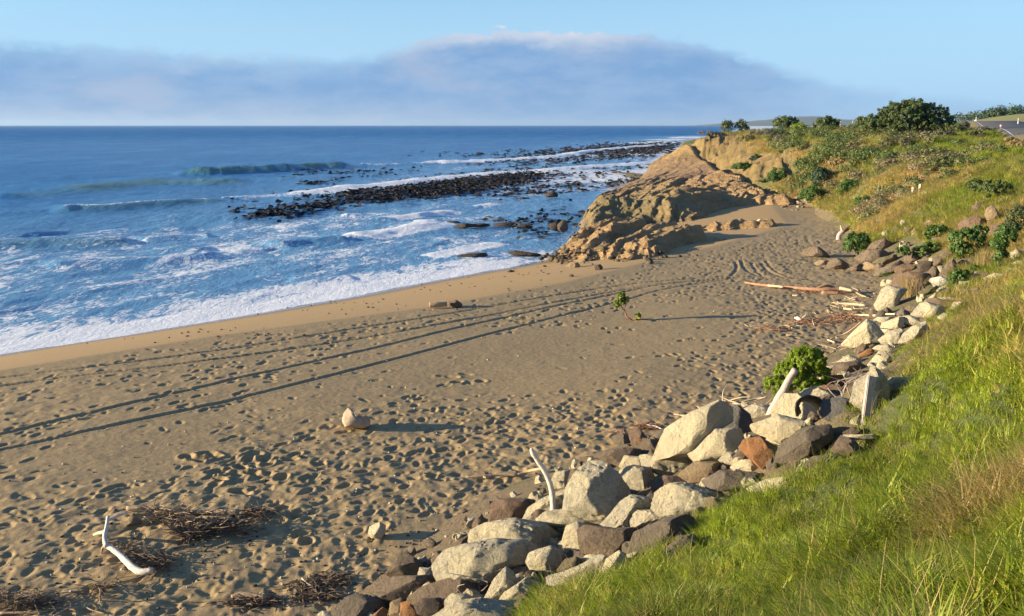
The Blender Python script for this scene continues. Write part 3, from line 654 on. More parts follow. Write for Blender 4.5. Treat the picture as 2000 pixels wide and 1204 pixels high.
rk('K', 'c', '1500,270 1560,230 1700,220 1700,310 1560,300', 'small cream boulder at the right edge of the photo above the turf')
rk('K', 'c', '1390,380 1460,330 1656,330 1600,400 1450,415', 'flat cream stone near the right edge of the photo')
rk('K', 't', '790,520 930,390 1080,380 1180,440 1100,540 900,550', 'sloping tan slab under the dry pale grass tuft')
rk('K', 'c', '1080,500 1230,410 1440,420 1440,480 1380,540 1120,550', 'long cream slab right of the sloping tan one')
rk('K', 'w', '280,530 310,490 430,455 500,480 590,550 450,600 370,615', 'brightest white rock of the pile, smooth and low')
rk('K', 'c', '700,540 880,520 900,580 780,640', 'small cream stone right of the leafy green plant')
rk('K', 'c', '1080,600 1170,560 1250,570 1180,640 1100,650', 'small cream stone at the turf edge above the brown slab')
rk('K', 'g', '740,660 1000,610 1010,690 850,740 760,720', 'flat brown slab lying behind the small upright cream stone')
rk('K', 'c', '660,610 740,640 730,740 650,750', 'small upright cream stone between two brown ones')
rk('K', 'm', '100,700 200,640 360,590 350,640 170,750', 'thin yellowish slab behind the dry orange grass')
rk('K', 'b', '370,760 560,620 640,660 620,760 450,770', 'purple-brown stone framed by two long cream slabs')
rk('K', 'c', '220,820 430,620 480,640 350,760 260,830', 'narrow cream slab slanting up left of the purple-brown stone')
rk('K', 'c', '350,790 560,760 750,780 700,830 500,820', 'flat cream slab below the purple-brown stone')
rk('K', 'b', '1240,540 1290,500 1370,520 1360,560 1260,570', 'small brown stone at the turf edge on the long cream slab')
rk('H', 'c', '670,230 740,40 800,0 1000,20 930,150 900,280 720,290', 'white pointed boulder with a blue-shaded top at the sand edge')
rk('H', 'b', '1270,160 1400,140 1590,190 1560,250 1480,230 1300,190', 'flat brown slab above the broad speckled cream boulder')
rk('H', 'c', '1555,270 1580,190 1680,170 1680,250 1580,300', 'egg-shaped cream boulder at the turf edge')
rk('H', 'c', '1110,350 1200,210 1260,190 1500,250 1480,320 1330,380', 'broad speckled cream boulder with a steep bright left side')
rk('H', 'b', '1010,290 1050,230 1180,215 1200,260 1100,300', 'pinkish brown stone left of the broad speckled boulder')
rk('H', 'b', '690,330 790,245 870,300 790,345', 'small brown wedge on the sand below the white pointed boulder')
rk('H', 'c', '1400,370 1460,310 1550,350 1440,400', 'small cream stone in the turf edge below the egg-shaped boulder')
rk('H', 'c', '650,400 700,365 840,350 870,370 750,450 680,440', 'oval cream boulder just behind the big pyramid boulder')
rk('H', 'c', '970,370 1060,345 1200,380 1320,390 1240,430 1100,470 980,450', 'low grey-shaded cream boulder behind the two upright ones')
rk('H', 's', '750,440 930,350 980,380 970,470 860,520 780,590 740,500', 'smooth cream boulder with a flat lit face right of the big pyramid boulder')
rk('H', 'c', '720,640 820,540 940,490 1010,560 970,660 870,700 760,680', 'double cream boulder with a shaded right flank', lift=.4)
rk('H', 'c', '960,680 1010,560 1090,480 1220,410 1260,500 1200,560 1090,680', 'tall humped cream boulder at the turf edge topped by a small point', lift=.35)
rk('H', 's', '300,695 400,560 540,400 630,430 740,560 700,640 560,680 420,730', 'big pyramid-shaped cream boulder standing on the sand beyond the green bush', lift=.4)
rk('H', 'b', '1250,740 1330,590 1400,550 1460,560 1440,660 1330,740', 'flat brown slab standing up out of the turf', lift=.2)
rk('H', 'b', '570,690 640,620 690,700 610,715', 'small brown stone leaning on the big pyramid boulder')
rk('H', 'b', '410,770 500,670 570,700 540,760 460,790', 'brown stone at the foot of the big pyramid boulder')
rk('H', 'o', '460,820 560,740 630,730 640,780 500,840', 'flat orange-tan stone in front of the big pyramid boulder')
rk('H', 'c', '640,750 700,700 800,680 920,760 840,830 760,770', 'lichen-speckled cream boulder above the sunlit smooth one')
rk('H', 's', '590,930 700,760 760,760 850,850 700,940 630,955', 'sunlit smooth cream boulder with a dark hollow at its right', lift=.35)
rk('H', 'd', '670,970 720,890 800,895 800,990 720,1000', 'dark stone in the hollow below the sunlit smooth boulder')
rk('H', 'c', '1390,810 1480,790 1570,820 1440,845', 'thin cream stone sticking out of the turf')
rk('H', 'c', '1080,900 1120,840 1290,780 1380,810 1340,900 1200,960 1110,950', 'domed cream boulder with a mossy right side at the turf edge')
rk('H', 'b', '1210,1030 1400,870 1600,830 1500,900 1350,980 1250,1060', 'long flat brown slab lying on the turf')
rk('H', 't', '880,1040 890,950 960,895 1050,950 1040,1050 960,1075', 'rounded tan boulder left of the long brown slab')
rk('H', 't', '790,1060 810,940 880,960 890,1060 850,1080', 'narrow golden boulder beside the rounded tan one')
rk('B', 'c', '1380,290 1450,235 1530,260 1530,290 1440,300', 'cream boulder with a grey right end behind the green bush')
rk('B', 'b', '1340,350 1380,290 1490,270 1540,300 1500,360 1420,370', 'reddish brown boulder right of the green bush', lift=.2)
rk('B', 'c', '1310,310 1360,300 1410,330 1400,350 1330,350', 'small cream rock touching the right side of the green bush')
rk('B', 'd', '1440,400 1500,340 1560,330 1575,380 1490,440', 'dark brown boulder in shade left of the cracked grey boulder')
rk('B', 'c', '1480,530 1500,410 1600,320 1660,370 1690,430 1680,500 1560,590', 'large cracked grey-cream boulder behind the grey plank', lift=.45)
rk('B', 'c', '1680,420 1720,380 1850,370 1880,400 1800,460 1700,460', 'grey-cream slab right of the cracked boulder')
rk('B', 'o', '1275,400 1320,365 1400,355 1435,420 1330,425', 'orange-tan slab on the rocks right of the green bush', lift=.6)
rk('B', 'b', '1185,450 1220,410 1270,410 1260,450', 'small tan-brown stone at the lower right of the green bush')
rk('B', 'r', '1270,440 1350,420 1440,440 1450,500 1330,480', 'red-brown stone under the orange-tan slab')
rk('B', 'c', '1140,500 1200,450 1260,435 1380,480 1390,520 1280,530', 'knobbly cream boulder behind the black strap')
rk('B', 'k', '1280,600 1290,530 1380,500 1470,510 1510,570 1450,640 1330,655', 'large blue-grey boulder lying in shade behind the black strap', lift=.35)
rk('B', 's', '990,610 1060,490 1140,480 1300,570 1325,620 1240,650 1050,630', 'smooth cream boulder draped with the black strap', lift=.45)
rk('B', 'c', '1440,660 1520,600 1560,640 1520,690', 'small cream stone at the foot of the grey plank')
rk('B', 'c', '810,580 860,545 950,540 990,560 960,620 860,630', 'lumpy cream boulder left of the leaning grey pole')
rk('B', 'k', '700,690 705,570 760,550 830,600 862,690 800,730', 'dark grey domed boulder beside the greatest cream slab', lift=.4)
rk('B', 's', '260,880 330,700 470,600 620,520 700,560 705,640 620,700 480,850 330,880', 'greatest smooth cream slab of the pile, rising to a point', lift=.5, deep=.8)
rk('B', 's', '470,850 620,700 760,690 800,780 760,870 660,880 520,905', 'smooth cream slab leaning in front of the greatest one', lift=.42, deep=.8)
rk('B', 's', '860,690 960,640 1010,612 1200,640 1250,660 1160,760 1060,788 940,745 880,730', 'long smooth cream boulder with two rounded lobes below the leaning pole', lift=.45)
rk('B', 't', '1250,670 1290,640 1420,660 1430,730 1340,755', 'tan block with a bleached top behind the big sloping slab')
rk('B', 's', '1420,740 1600,715 1610,740 1450,770', 'thin cream plank-like stone in the turf')
rk('B', 'g', '1020,890 1040,800 1200,680 1310,660 1330,745 1230,830 1150,880 1060,910', 'big sloping grey-brown slab beside a green grass clump', lift=.45)
rk('B', 'b', '1350,835 1400,740 1470,760 1540,820 1430,860', 'pointed brown stone standing in the grass edge')
rk('B', 'g', '1180,930 1240,870 1400,830 1430,865 1330,910 1240,960', 'low brown stone almost swallowed by grass')
rk('B', 'd', '1420,720 1480,680 1540,700 1530,740 1440,745', 'dark rounded stone behind the thin plank-like one')
rk('B', 's', '730,940 790,890 850,880 920,940 900,980 760,960', 'small cream wedge beneath the bright orange boulder')
rk('B', 'o', '780,820 810,770 900,750 1000,800 990,860 920,935 850,880', 'bright orange boulder in the middle of the pile', lift=.6)
rk('B', 'c', '650,890 700,840 760,840 830,890 740,925 680,915', 'speckled cream stone behind the wedge left of the bright orange boulder')
rk('B', 'g', '500,890 540,850 620,855 680,905 590,925', 'low grey stone below the greatest cream slab')
rk('B', 't', '410,985 500,900 620,895 680,935 610,1000 480,1030', 'pale tan boulder with a granular face below the greatest slab')
rk('B', 's', '840,1085 950,1020 1170,960 1330,960 1150,1060 960,1110', 'long cream slab running into the grass', lift=.25, deep=.6)
rk('B', 'g', '560,1030 660,960 860,955 910,1000 890,1060 790,1100 600,1075', 'broad brown boulder with a shaded left front, above the two-lobed grey-cream pair')
rk('A', 'g', '1240,110 1300,80 1345,110 1350,160 1260,155', 'small grey-brown stone at the sand edge above the brown cluster')
rk('A', 'r', '1340,80 1400,50 1450,110 1440,165 1370,170', 'upright rusty brown stone at the sand edge left of the greatest cream slab')
rk('A', 'g', '1490,100 1560,60 1620,45 1600,110 1520,130', 'low pinkish stone behind the upper left edge of the greatest slab')
rk('A', 'b', '1405,195 1430,120 1540,125 1530,185 1480,240', 'brown block with a shaded right face touching the greatest cream slab')
rk('A', 'b', '1180,270 1200,200 1300,175 1400,180 1420,225 1290,310 1200,290', 'jagged brown boulder at the sand edge between two gaps')
rk('A', 's', '1290,290 1320,225 1440,230 1430,300 1340,310', 'square cream block behind the double-topped cream boulder')
rk('A', 'c', '1420,230 1480,225 1560,260 1640,190 1740,195 1770,260 1680,325 1560,345 1450,295', 'wide cream boulder with a sagging middle at the foot of the greatest slab')
rk('A', 'c', '1300,310 1370,285 1470,300 1490,350 1460,450 1340,440 1290,350', 'double-topped cream boulder right of the tallest peaked one')
rk('A', 'r', '1480,390 1560,345 1700,355 1780,385 1640,420 1540,460 1500,440', 'brown wedge-ended boulder pointing left')
rk('A', 'c', '865,390 890,330 980,310 990,370 950,425 890,420', 'round cream boulder with a greenish foot beside the white upright branch')
rk('A', 'b', '960,430 985,320 1030,305 1020,370 990,440', 'thin brown slab on edge left of the tallest peaked boulder')
rk('A', 'c', '955,560 970,440 1030,330 1100,275 1170,272 1260,330 1335,430 1345,500 1220,620 1100,610', 'tallest peaked boulder with a rough lit face and a smooth blue shaded side', lift=.45, cuts=5)
rk('A', 'c', '695,630 740,540 830,480 960,430 1000,500 980,560 800,620', 'cream boulder behind the foot of the white upright branch', lift=.3)
rk('A', 'r', '495,620 510,520 540,490 700,490 755,500 740,570 690,630 500,650', 'square red-stained boulder at the sand edge')
rk('A', 'b', '740,620 770,560 820,540 845,565 790,650', 'small orange-brown wedge leaning left of the log-shaped cream boulder', lift=.5)
rk('A', 'c', '1155,670 1230,590 1290,510 1350,470 1450,480 1475,560 1370,610 1380,680 1280,680 1200,700', 'slanting rough cream boulder rising to the right', lift=.4)
rk('A', 'g', '1440,490 1480,440 1515,470 1510,540 1450,545', 'small grey stone tucked right of the slanting boulder', lift=.6)
rk('A', 'c', '790,620 850,570 950,555 1130,545 1200,590 1195,650 1130,680 950,660 820,655', 'log-shaped cream boulder lying across the pile below the peaked one', lift=.45)
rk('A', 'c', '1500,560 1520,460 1600,405 1680,395 1881,440 1920,500 1760,570 1690,600 1560,600', 'long rounded grey-topped cream boulder', lift=.4)
rk('B', 'c', '425,1140 450,1080 520,1080 600,1130 640,1210 440,1210', 'knob-headed cream boulder in front of the long rounded one', lift=.5)
rk('A', 'c', '1345,610 1370,565 1470,555 1600,570 1645,585 1540,630 1440,670 1380,700', 'pitted cream boulder with a yellow underside')
rk('A', 'g', '1350,820 1390,700 1560,610 1680,580 1745,620 1690,690 1560,770 1440,840', 'large tan-grey slab sloping up into the grass', lift=.3)
rk('A', 'g', '1500,870 1600,770 1730,700 1760,770 1660,860 1560,910', 'second tan slab lying deeper in the grass', lift=.15)
rk('A', 's', '940,740 960,660 1030,635 1085,660 1070,800 980,830 945,780', 'upright pale boulder with a straight edge between light and shade', lift=.5)
rk('A', 'b', '1040,690 1080,660 1250,670 1370,660 1405,730 1310,810 1180,850 1060,820', 'big purplish brown boulder right of the upright pale one', lift=.45)
rk('A', 'b', '235,800 300,740 390,700 400,760 330,810 260,820', 'pinkish flat boulder behind the huge cream boulder')
rk('A', 'b', '135,860 165,810 215,815 200,960 160,930', 'pinkish stone squeezed at the left side of the huge cream boulder')
rk('A', 'c', '385,760 395,700 470,645 640,615 770,640 930,720 940,800 830,850 560,880', 'upper hump of cream rock behind the huge one, grey on top', lift=.35)
rk('A', 'c', '165,890 240,800 375,765 520,745 700,760 790,800 740,880 650,900 600,910 520,980 440,1010 300,1000 210,995', 'huge cream boulder at the lower end of the pile', lift=.5)
rk('N', 'c', '650,490 680,410 780,370 880,340 990,400 960,520 850,580 690,560', 'oval grey-cream boulder with a shaded belly by the grass tuft', lift=.55)
rk('N', 'd', '1030,430 1080,375 1180,400 1285,460 1270,520 1150,490 1030,480', 'dark purple stone under the big purplish brown boulder')
rk('N', 'g', '500,565 560,540 640,545 730,590 650,660 530,670', 'small grey stone in the hollow below the oval boulder')
rk('N', 'm', '945,570 1020,470 1120,445 1225,490 1150,560 1020,620', 'greenish brown boulder with cracks near the grass', lift=.5)
rk('N', 'c', '860,640 1020,590 1180,520 1290,445 1380,430 1445,480 1400,610 1200,700 1000,730 880,710', 'long white-cream boulder at the edge of the lush grass', lift=.4)
rk('N', 'c', '1610,440 1700,390 1780,385 1795,430 1690,490 1620,480', 'small flat cream stone in the grass right of the pale split boulder')
rk('N', 's', '1390,570 1430,470 1540,390 1600,420 1640,520 1560,610 1450,630', 'pale split boulder, half lit and half in shade, at the grass edge', lift=.5)
rk('N', 'c', '240,835 330,660 440,555 500,600 555,690 460,790 380,840 270,870', 'pointed cream boulder with a ridge, in front of the huge one', lift=.5)
rk('N', 'c', '370,880 430,790 540,720 640,650 745,760 600,870 500,910', 'ragged cream-grey boulder beside the grass clump at the bottom', lift=.4)
rk('G', 'b', '800,700 900,590 980,475 1060,500 1160,580 1240,725 1100,755 900,745', 'brown pyramid-shaped boulder at the sand edge', lift=.45)
rk('G', 'b', '680,810 880,755 1300,760 1335,840 1150,960 960,1015 850,1030 710,950', 'brown boulder with a bright left end and black shaded top', lift=.45)
rk('A', 'b', '0,1090 100,1020 270,970 380,1000 440,980 495,1010 440,1110 210,1125 60,1125', 'wide brown boulder with a dark hollow in front of the huge cream one', lift=.45)
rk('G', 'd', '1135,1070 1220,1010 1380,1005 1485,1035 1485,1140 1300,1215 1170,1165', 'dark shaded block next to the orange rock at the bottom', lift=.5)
rk('G', 't', '845,1050 960,1005 990,1060 985,1215 830,1190', 'narrow tan boulder left of the orange rock at the bottom', lift=.5)
rk('G', 'o', '965,1055 1060,1035 1150,1070 1185,1215 960,1200', 'glowing orange rock at the bottom of the pile', lift=.6)
rk('G', 'g', '195,1090 350,985 450,955 650,1030 845,1030 835,1150 640,1145 560,1240 210,1240', 'big grey-brown boulder at the very bottom left of the pile', lift=.45)
rk('G', 'o', '600,1210 750,1115 810,1155 770,1240 620,1260', 'low orange stone cut by the bottom of the photo', lift=.5)
rk('G', 'c', '0,1185 60,1140 250,1190 310,1230 100,1280', 'cream rock at the bottom edge, leftmost of the pile', lift=.5)
rk('A', 'c', '218,1105 260,1068 340,1072 405,1110 300,1150 222,1168', 'small bluish cream rock lying on the lowest cream slab', lift=.8)
rk('A', 'c', '130,1215 300,1118 430,1103 560,1118 700,1108 720,1215 600,1270 200,1280', 'broad cream rock along the bottom edge of the photo', lift=.4)
# stones on the open sand
rock('G', 's', '580,250 600,165 720,120 790,160 780,250 725,325 620,300', 'pale cream stone standing alone on the trodden sand', lift=.42)
rock('P', 'r', '872,598 878,588 892,586 902,593 903,600 885,603', 'red-brown rock beside the short pale log by the wet sand', lift=.3)
rock('P', 't', '243,1024 250,1012 262,1009 276,1017 275,1025 255,1028', 'tan stone in the driftwood tangle', lift=.3)
rock('P', 'd', '1088,440 1100,429 1108,432 1110,450 1098,455 1090,450', 'small block of dark rock standing at the water edge', dist=62)
rock('P', 'd', '1160,520 1172,516 1178,523 1172,530 1162,528', 'dark cube-shaped stone on the sand below the rock platform', lift=.3)
rock('P', 'd', '1111,538 1116,535 1121,538 1118,542 1112,542', 'tiny dark stone on the smooth sand left of the cube-shaped one', lift=.3)
rock('P', 'd', '990,531 996,527 1005,529 1003,533 994,533', 'small dark stone at the edge of the wash', lift=.3)
rock('P', 't', '1105,523 1115,512 1128,513 1135,520 1120,526', 'flat tan stone at the lower left tip of the rock platform', lift=.3)
for i, (c, y) in enumerate([('830,436 838,431 855,432 867,438 860,442 840,441', 71), ('868,438 876,432 893,432 903,437 895,441 875,441', 71), ('888,441 905,436 930,438 934,443 905,446 890,445', 68),
        ('915,440 935,436 955,437 958,442 935,445', 69), ('962,437 985,434 1010,436 1012,443 985,445 965,443', 70), ('1005,442 1025,438 1040,442 1038,447 1015,447', 68), ('1020,438 1032,436 1042,439 1036,443', 71)]):
    rock('P', 'x', c, ['seaward end of the dark reef, where the wave breaks white', 'dark wet reef hump next to the breaking end', 'low dark reef rock in front of the second hump', 'flat dark reef rock in the middle of the row', 'long dark reef rock near the shoreward end', 'low dark reef rock at the shoreward end, in front', 'small dark reef rock at the shoreward end, behind'][i], 'dark wet rocks in a row in the shallows', dist=y, parent_name='reef_rock')
for c, y, lb in [('890,499 915,495 950,494 953,500 930,503 900,503', 53.2, 'long flat dark rock awash near the beach'), ('990,493 1010,489 1060,497 1050,502 1010,501', 53.5, 'flat dark ledge just off the beach'), ('1025,414 1035,412 1043,414 1040,418 1028,418', 83, 'small dark rock alone in the blue shallows'),
        ('1064,416 1070,414 1076,416 1073,419 1066,419', 83, 'smaller dark rock right of the lone one in the shallows'), ('1062,380 1080,374 1090,377 1090,385 1068,386', 96, 'blocky dark rock off the green nose of the platform'), ('1005,388 1020,385 1036,387 1030,390 1010,390', 96, 'low dark rock left of the blocky one'),
        ('1070,440 1085,434 1098,440 1095,452 1078,450', 63.5, 'dark cluster rock at the water edge left of the standing block')]:
    rock('P', 'x', c, lb, 'dark rocks awash in the shallows', dist=y, parent_name='reef_rock')
print('rocks', len(ROCKS))

def rubble():
    """small broken stone filling the gaps of the pile"""
    S, Fc = ico(2); Vs = []; Fs = []; mi = []; off = 0
    for k in range(1700):
        u = rng.uniform(640, 2050); v = rng.uniform(380, 1230)
        p = hit(u, v, 0); 
        if p[1] > 60 or p[1] < 6: continue
        s, _ = polydist(np.array([p[0]]), np.array([p[1]]), TOE); d = float(grassmask(np.array([p[0]]), np.array([p[1]]))[0]); s = float(s[0])
        if not (.15 < s < 6) or (p[1] < 28 and d > .1) or (p[1] > 28 and s > 3.2): continue
        r = rng.uniform(.05, .14) * (.9 if p[1] < 18 else 1.5 if p[1] < 30 else 1.9)
        V = S * r * rng.uniform(.55, 1.2, 3) + vn3(S * 1.7 + k, k, 3)[:, None] * r * 1.9; a = rng.uniform(0, 6.3); c_, s_ = math.cos(a), math.sin(a)
        V = np.stack([V[:, 0] * c_ - V[:, 1] * s_, V[:, 0] * s_ + V[:, 1] * c_, V[:, 2]], 1) + [p[0], p[1], gz(p[0], p[1]) + r * .25]
        Vs.append(V); Fs.append(Fc + off); off += len(V); mi += [int(rng.integers(0, 4))] * len(Fc)
    o = mesh_np('rubble', np.concatenate(Vs), np.concatenate(Fs), [RM['g'], RM['s'], RM['c'], RM['b']], smooth=False, midx=mi)
    tag(o, 'small broken stones filling the gaps between the boulders', 'rubble', kind='stuff')
rubble()
# ------------------------------------------------------------------ foliage
def leaf_mat(name, c1, c2, trans=.35, rough=.55, attr=None, straw=(.34, .27, .12)):
    m, N = new_mat(name); g = N.add('ShaderNodeNewGeometry'); rnd = g.outputs['Random Per Island']
    c = N.mix(rnd, c1, c2)
    if attr:
        t = N.add('ShaderNodeAttribute', attribute_name=attr, attribute_type='INSTANCER').outputs['Fac']; rr = N.add('ShaderNodeAttribute', attribute_name='own').outputs['Fac']
        c = N.mix(N.step(N.math('ADD', t, N.math('MULTIPLY', N.math('SUBTRACT', rr, .5), .75)), .35, .75), c, straw)
        l = N.add('ShaderNodeAttribute', attribute_name='lum', attribute_type='INSTANCER').outputs['Fac']
        c = N.mix(1.0, c, N.add('ShaderNodeCombineColor', {0: l, 1: l, 2: l}).outputs[0], 'MULTIPLY')
    d = N.add('ShaderNodeBsdfDiffuse', {0: c}); t = N.add('ShaderNodeBsdfTranslucent', {0: c}); gl = N.add('ShaderNodeBsdfGlossy', {0: (1, 1, 1), 'Roughness': rough})
    s = N.add('ShaderNodeMixShader', {0: trans, 1: d, 2: t}); s = N.add('ShaderNodeMixShader', {0: .03, 1: s, 2: gl}); out(N, s); return m
def tuft(nb, h, spread, width, lean, rg, seg=4):
    Vs = []; Fs = []; own = []; off = 0
    for i in range(nb):
        a = rg.uniform(0, 2 * math.pi); r0 = spread * math.sqrt(rg.uniform()); hh = h * rg.uniform(.45, 1.1); le = lean * rg.uniform(.3, 1.5) * hh; w = width * rg.uniform(.6, 1.3)
        bx, by = r0 * math.cos(a), r0 * math.sin(a); da = a + rg.normal(0, .9); dx, dy = math.cos(da), math.sin(da); sx, sy = -dy, dx; o_ = rg.uniform()
        for k in range(seg):
            t = k / (seg - 1); x = bx + dx * le * t ** 2; y = by + dy * le * t ** 2; z = hh * (t - .32 * lean * t ** 3) - .03; ww = w * (1 - t) ** .7 * .5 + .0004
            Vs += [(x - sx * ww, y - sy * ww, z), (x + sx * ww, y + sy * ww, z)]; own += [o_, o_]
        for k in range(seg - 1):
            b = off + 2 * k; Fs.append((b, b + 1, b + 3, b + 2))
        off += 2 * seg
    return np.array(Vs), np.array(Fs), np.array(own)
def scatter(name, pts, kid, rot, scl, tint, lum, templates, mat, label, cat):
    Vs = [pts]; Fs = []; tid = [np.zeros(len(pts))]; own = [np.zeros(len(pts))]; off = len(pts)
    for i, (V, Fc, ow) in enumerate(templates):
        Vs.append(V); Fs.append(Fc + off); off += len(V); tid.append(np.full(len(V), i + 1)); own.append(ow)
    pad = lambda a: np.concatenate([a, np.zeros(off - len(pts))])
    z = np.zeros((off, 1)); R3 = np.zeros((off, 3)); R3[:len(pts)] = rot
    o = mesh_np(name, np.concatenate(Vs), np.concatenate(Fs), mat, smooth=True, attrs={'tid': np.concatenate(tid), 'own': np.concatenate(own), 'kid': pad(kid), 'scl': pad(scl), 'tint': pad(tint), 'lum': pad(lum)})
    a = o.data.attributes.new('rot', 'FLOAT_VECTOR', 'POINT'); a.data.foreach_set('vector', R3.astype(np.float32).ravel())
    ng = bpy.data.node_groups.new(name, 'GeometryNodeTree'); ng.interface.new_socket('Geometry', in_out='INPUT', socket_type='NodeSocketGeometry'); ng.interface.new_socket('Geometry', in_out='OUTPUT', socket_type='NodeSocketGeometry')
    n = ng.nodes; L = ng.links; gi = n.new('NodeGroupInput'); go = n.new('NodeGroupOutput'); J = n.new('GeometryNodeJoinGeometry')
    def attr(nm, ty='FLOAT'):
        x = n.new('GeometryNodeInputNamedAttribute'); x.data_type = ty; x.inputs['Name'].default_value = nm; return x.outputs[0]
    def eq(s, v):
        c = n.new('FunctionNodeCompare'); c.data_type = 'FLOAT'; c.operation = 'EQUAL'; L.new(s, c.inputs[0]); c.inputs[1].default_value = v; c.inputs['Epsilon'].default_value = .1; return c.outputs[0]
    def sep(sel):
        s = n.new('GeometryNodeSeparateGeometry'); s.domain = 'POINT'; L.new(gi.outputs[0], s.inputs[0]); L.new(sel, s.inputs[1]); return s.outputs[0]
    P0 = sep(eq(attr('tid'), 0))
    for i in range(len(templates)):
        T = sep(eq(attr('tid'), i + 1)); I = n.new('GeometryNodeInstanceOnPoints')
        L.new(P0, I.inputs['Points']); L.new(T, I.inputs['Instance']); L.new(eq(attr('kid'), i), I.inputs['Selection'])
        L.new(attr('rot', 'FLOAT_VECTOR'), I.inputs['Rotation']); L.new(attr('scl'), I.inputs['Scale']); L.new(I.outputs[0], J.inputs[0])
    L.new(J.outputs[0], go.inputs[0])
    md = o.modifiers.new('scatter', 'NODES'); md.node_group = ng
    tag(o, label, cat, kind='stuff'); return o
def polar_pts(n, r0, r1, a0, a1, pw):
    a = np.radians(rng.uniform(a0, a1, n)); u = rng.uniform(0, 1, n); e = 2 - pw
    r = (r0 ** e + (r1 ** e - r0 ** e) * u) ** (1 / e); return r * np.sin(a), r * np.cos(a), r
def tilt(n, amt): return np.stack([rng.normal(0, amt, n), rng.normal(0, amt, n), rng.uniform(0, 6.28, n)], 1)
tg = np.random.default_rng(5)
T_LUSH = [tuft(50, .165, .14, .0095, .95, tg), tuft(50, .13, .16, .0105, 1.15, tg), tuft(38, .20, .10, .008, .75, tg)]
T_DRY = [tuft(26, .24, .13, .004, .8, tg), tuft(5, .42, .06, .003, .35, tg)]
GM = leaf_mat('grass_blades', (.20, .30, .022), (.39, .42, .05), .45, attr='tint', straw=(.56, .42, .16))
def near_grass():
    x, y, r = polar_pts(95000, 1.6, 48, -14, 46, 1.5)
    d = grassmask(x, y); s, _ = polydist(x, y, TOE)
    edge = d + (fbm(x * 1.3, y * 1.3, 71, 3) - .5) * .8
    k = (((edge > -.25) & (y < 34)) | ((y >= 34) & (s > 3.6))) & (rng.uniform(0, 1, len(x)) < np.clip(.5 + edge * 1.5, .1, 1)); x, y, r, d, s = x[k], y[k], r[k], d[k], s[k]
    z = ground(x, y) - .02; n = len(x)
    f = fbm(x * .55, y * .55, 81, 3); f2 = fbm(x * 1.7, y * 1.7, 82, 3); band = sst(y, 8, 12) * .13
    tint = np.clip(.20 + (f - .5) * 1.8 + (f2 - .5) * 1.4 + band, 0, 1); tint = np.where(y > 14, np.clip(tint + .08, 0, 1), tint)
    dry = rng.uniform(0, 1, n) < (.06 + .30 * sst(tint, .35, .7)); tall = rng.uniform(0, 1, n) < .03 * (r > 4)
    kid = np.where(dry, 3, rng.integers(0, 3, n)); kid = np.where(tall, 4, kid); tint = np.where(dry | tall, 1.0, tint)
    scl = rng.uniform(.65, 1.1, n) * (1 + np.clip(r - 8, 0, 40) * .022) * (.70 + .85 * sst(f2, .3, .7)) * (1 - .2 * sst(-d, -.5, 0)); lum = rng.uniform(.65, 1.25, n) * (.55 + .9 * fbm(x * .9, y * .9, 88, 3))
    scatter('grass', np.stack([x, y, z], 1), kid, tilt(n, .22), scl, tint, lum, T_LUSH + T_DRY, GM, 'long green and straw-coloured grass covering the near bank', 'grass'); print('near grass', n)
near_grass()
def far_grass():
    x, y, r = polar_pts(90000, 30, 190, 8, 40, 1.45)
    s, _ = polydist(x, y, TOE); l = land0(x, y); cm = cliffmask(x, y); rk_ = softpoly(x, y, ROCKP, 1.5)
    ok = (l > .05) & (l > sand0(x, y) + .08) & ((s > 2.6) | (y > 44)) & (cm < .33 + rng.normal(0, .08, len(x))) & (rk_ < .3)
    ok &= (s > .5) | (y > 75); ok &= ~((y > 85) & (l < 3.3 + 1.2 * (fbm(x * .3, y * .3, 12, 3) - .5)))
    road, _ = polydist(x, y, ROAD); ok &= np.abs(road) > 3.8
    for o, c, m in ROCKS: ok &= ~((np.hypot(x - c[0], y - c[1]) < m * .8)) if 30 < c[1] < 62 else ok
    x, y, r, cm = x[ok], y[ok], r[ok], cm[ok]; z = ground(x, y) - .03; n = len(x)
    f = fbm(x * .16, y * .16, 31, 4); f2 = fbm(x * .7, y * .7, 33, 3); l = z
    tint = np.clip(.33 + (f - .5) * 1.6 + (f2 - .5) * .8 + .42 * sst(y, 66, 85) * sst(-l, -4.8, -4.2), 0, 1) - .45 * sst(l, 3.9, 4.6) * sst(-y, -92, -70)
    tint = np.clip(tint + .5 * cm, 0, 1)
    dry = rng.uniform(0, 1, n) < .12; kid = np.where(dry, 3, rng.integers(0, 3, n)); tint = np.where(dry, 1, tint)
    scl = rng.uniform(1.1, 1.9, n) * (1 + r * .008) * (.6 + .7 * f2); lum = rng.uniform(.7, 1.15, n) * (.75 + .5 * fbm(x * .25, y * .25, 89, 3))
    scatter('rough_grass', np.stack([x, y, z], 1), kid, tilt(n, .2), scl, tint, lum, T_LUSH + T_DRY, GM, 'rough green and tan grass on the bluff behind the beach', 'grass'); print('far grass', n)
ROAD = [(16, -12), (24, 20), (40, 66), (58, 108), (84, 165), (130, 260), (190, 390)]
far_grass()
BARK = None
def simple(name, c, rough=.85, c2=None, sc=8):
    m, N = new_mat(name); g = N.add('ShaderNodeNewGeometry').outputs['Position']; n_ = N.noise(sc, g, 6, .65)
    col = N.mix(N.step(n_, .35, .65), c, c2 or tuple(x * .6 for x in c)); out(N, pbsdf(N, col, rough, N.bump(n_, .5, .02))); return m
BARK = simple('bark', (.16, .12, .085)); REDSTEM = simple('reddish_stem', (.30, .13, .08))
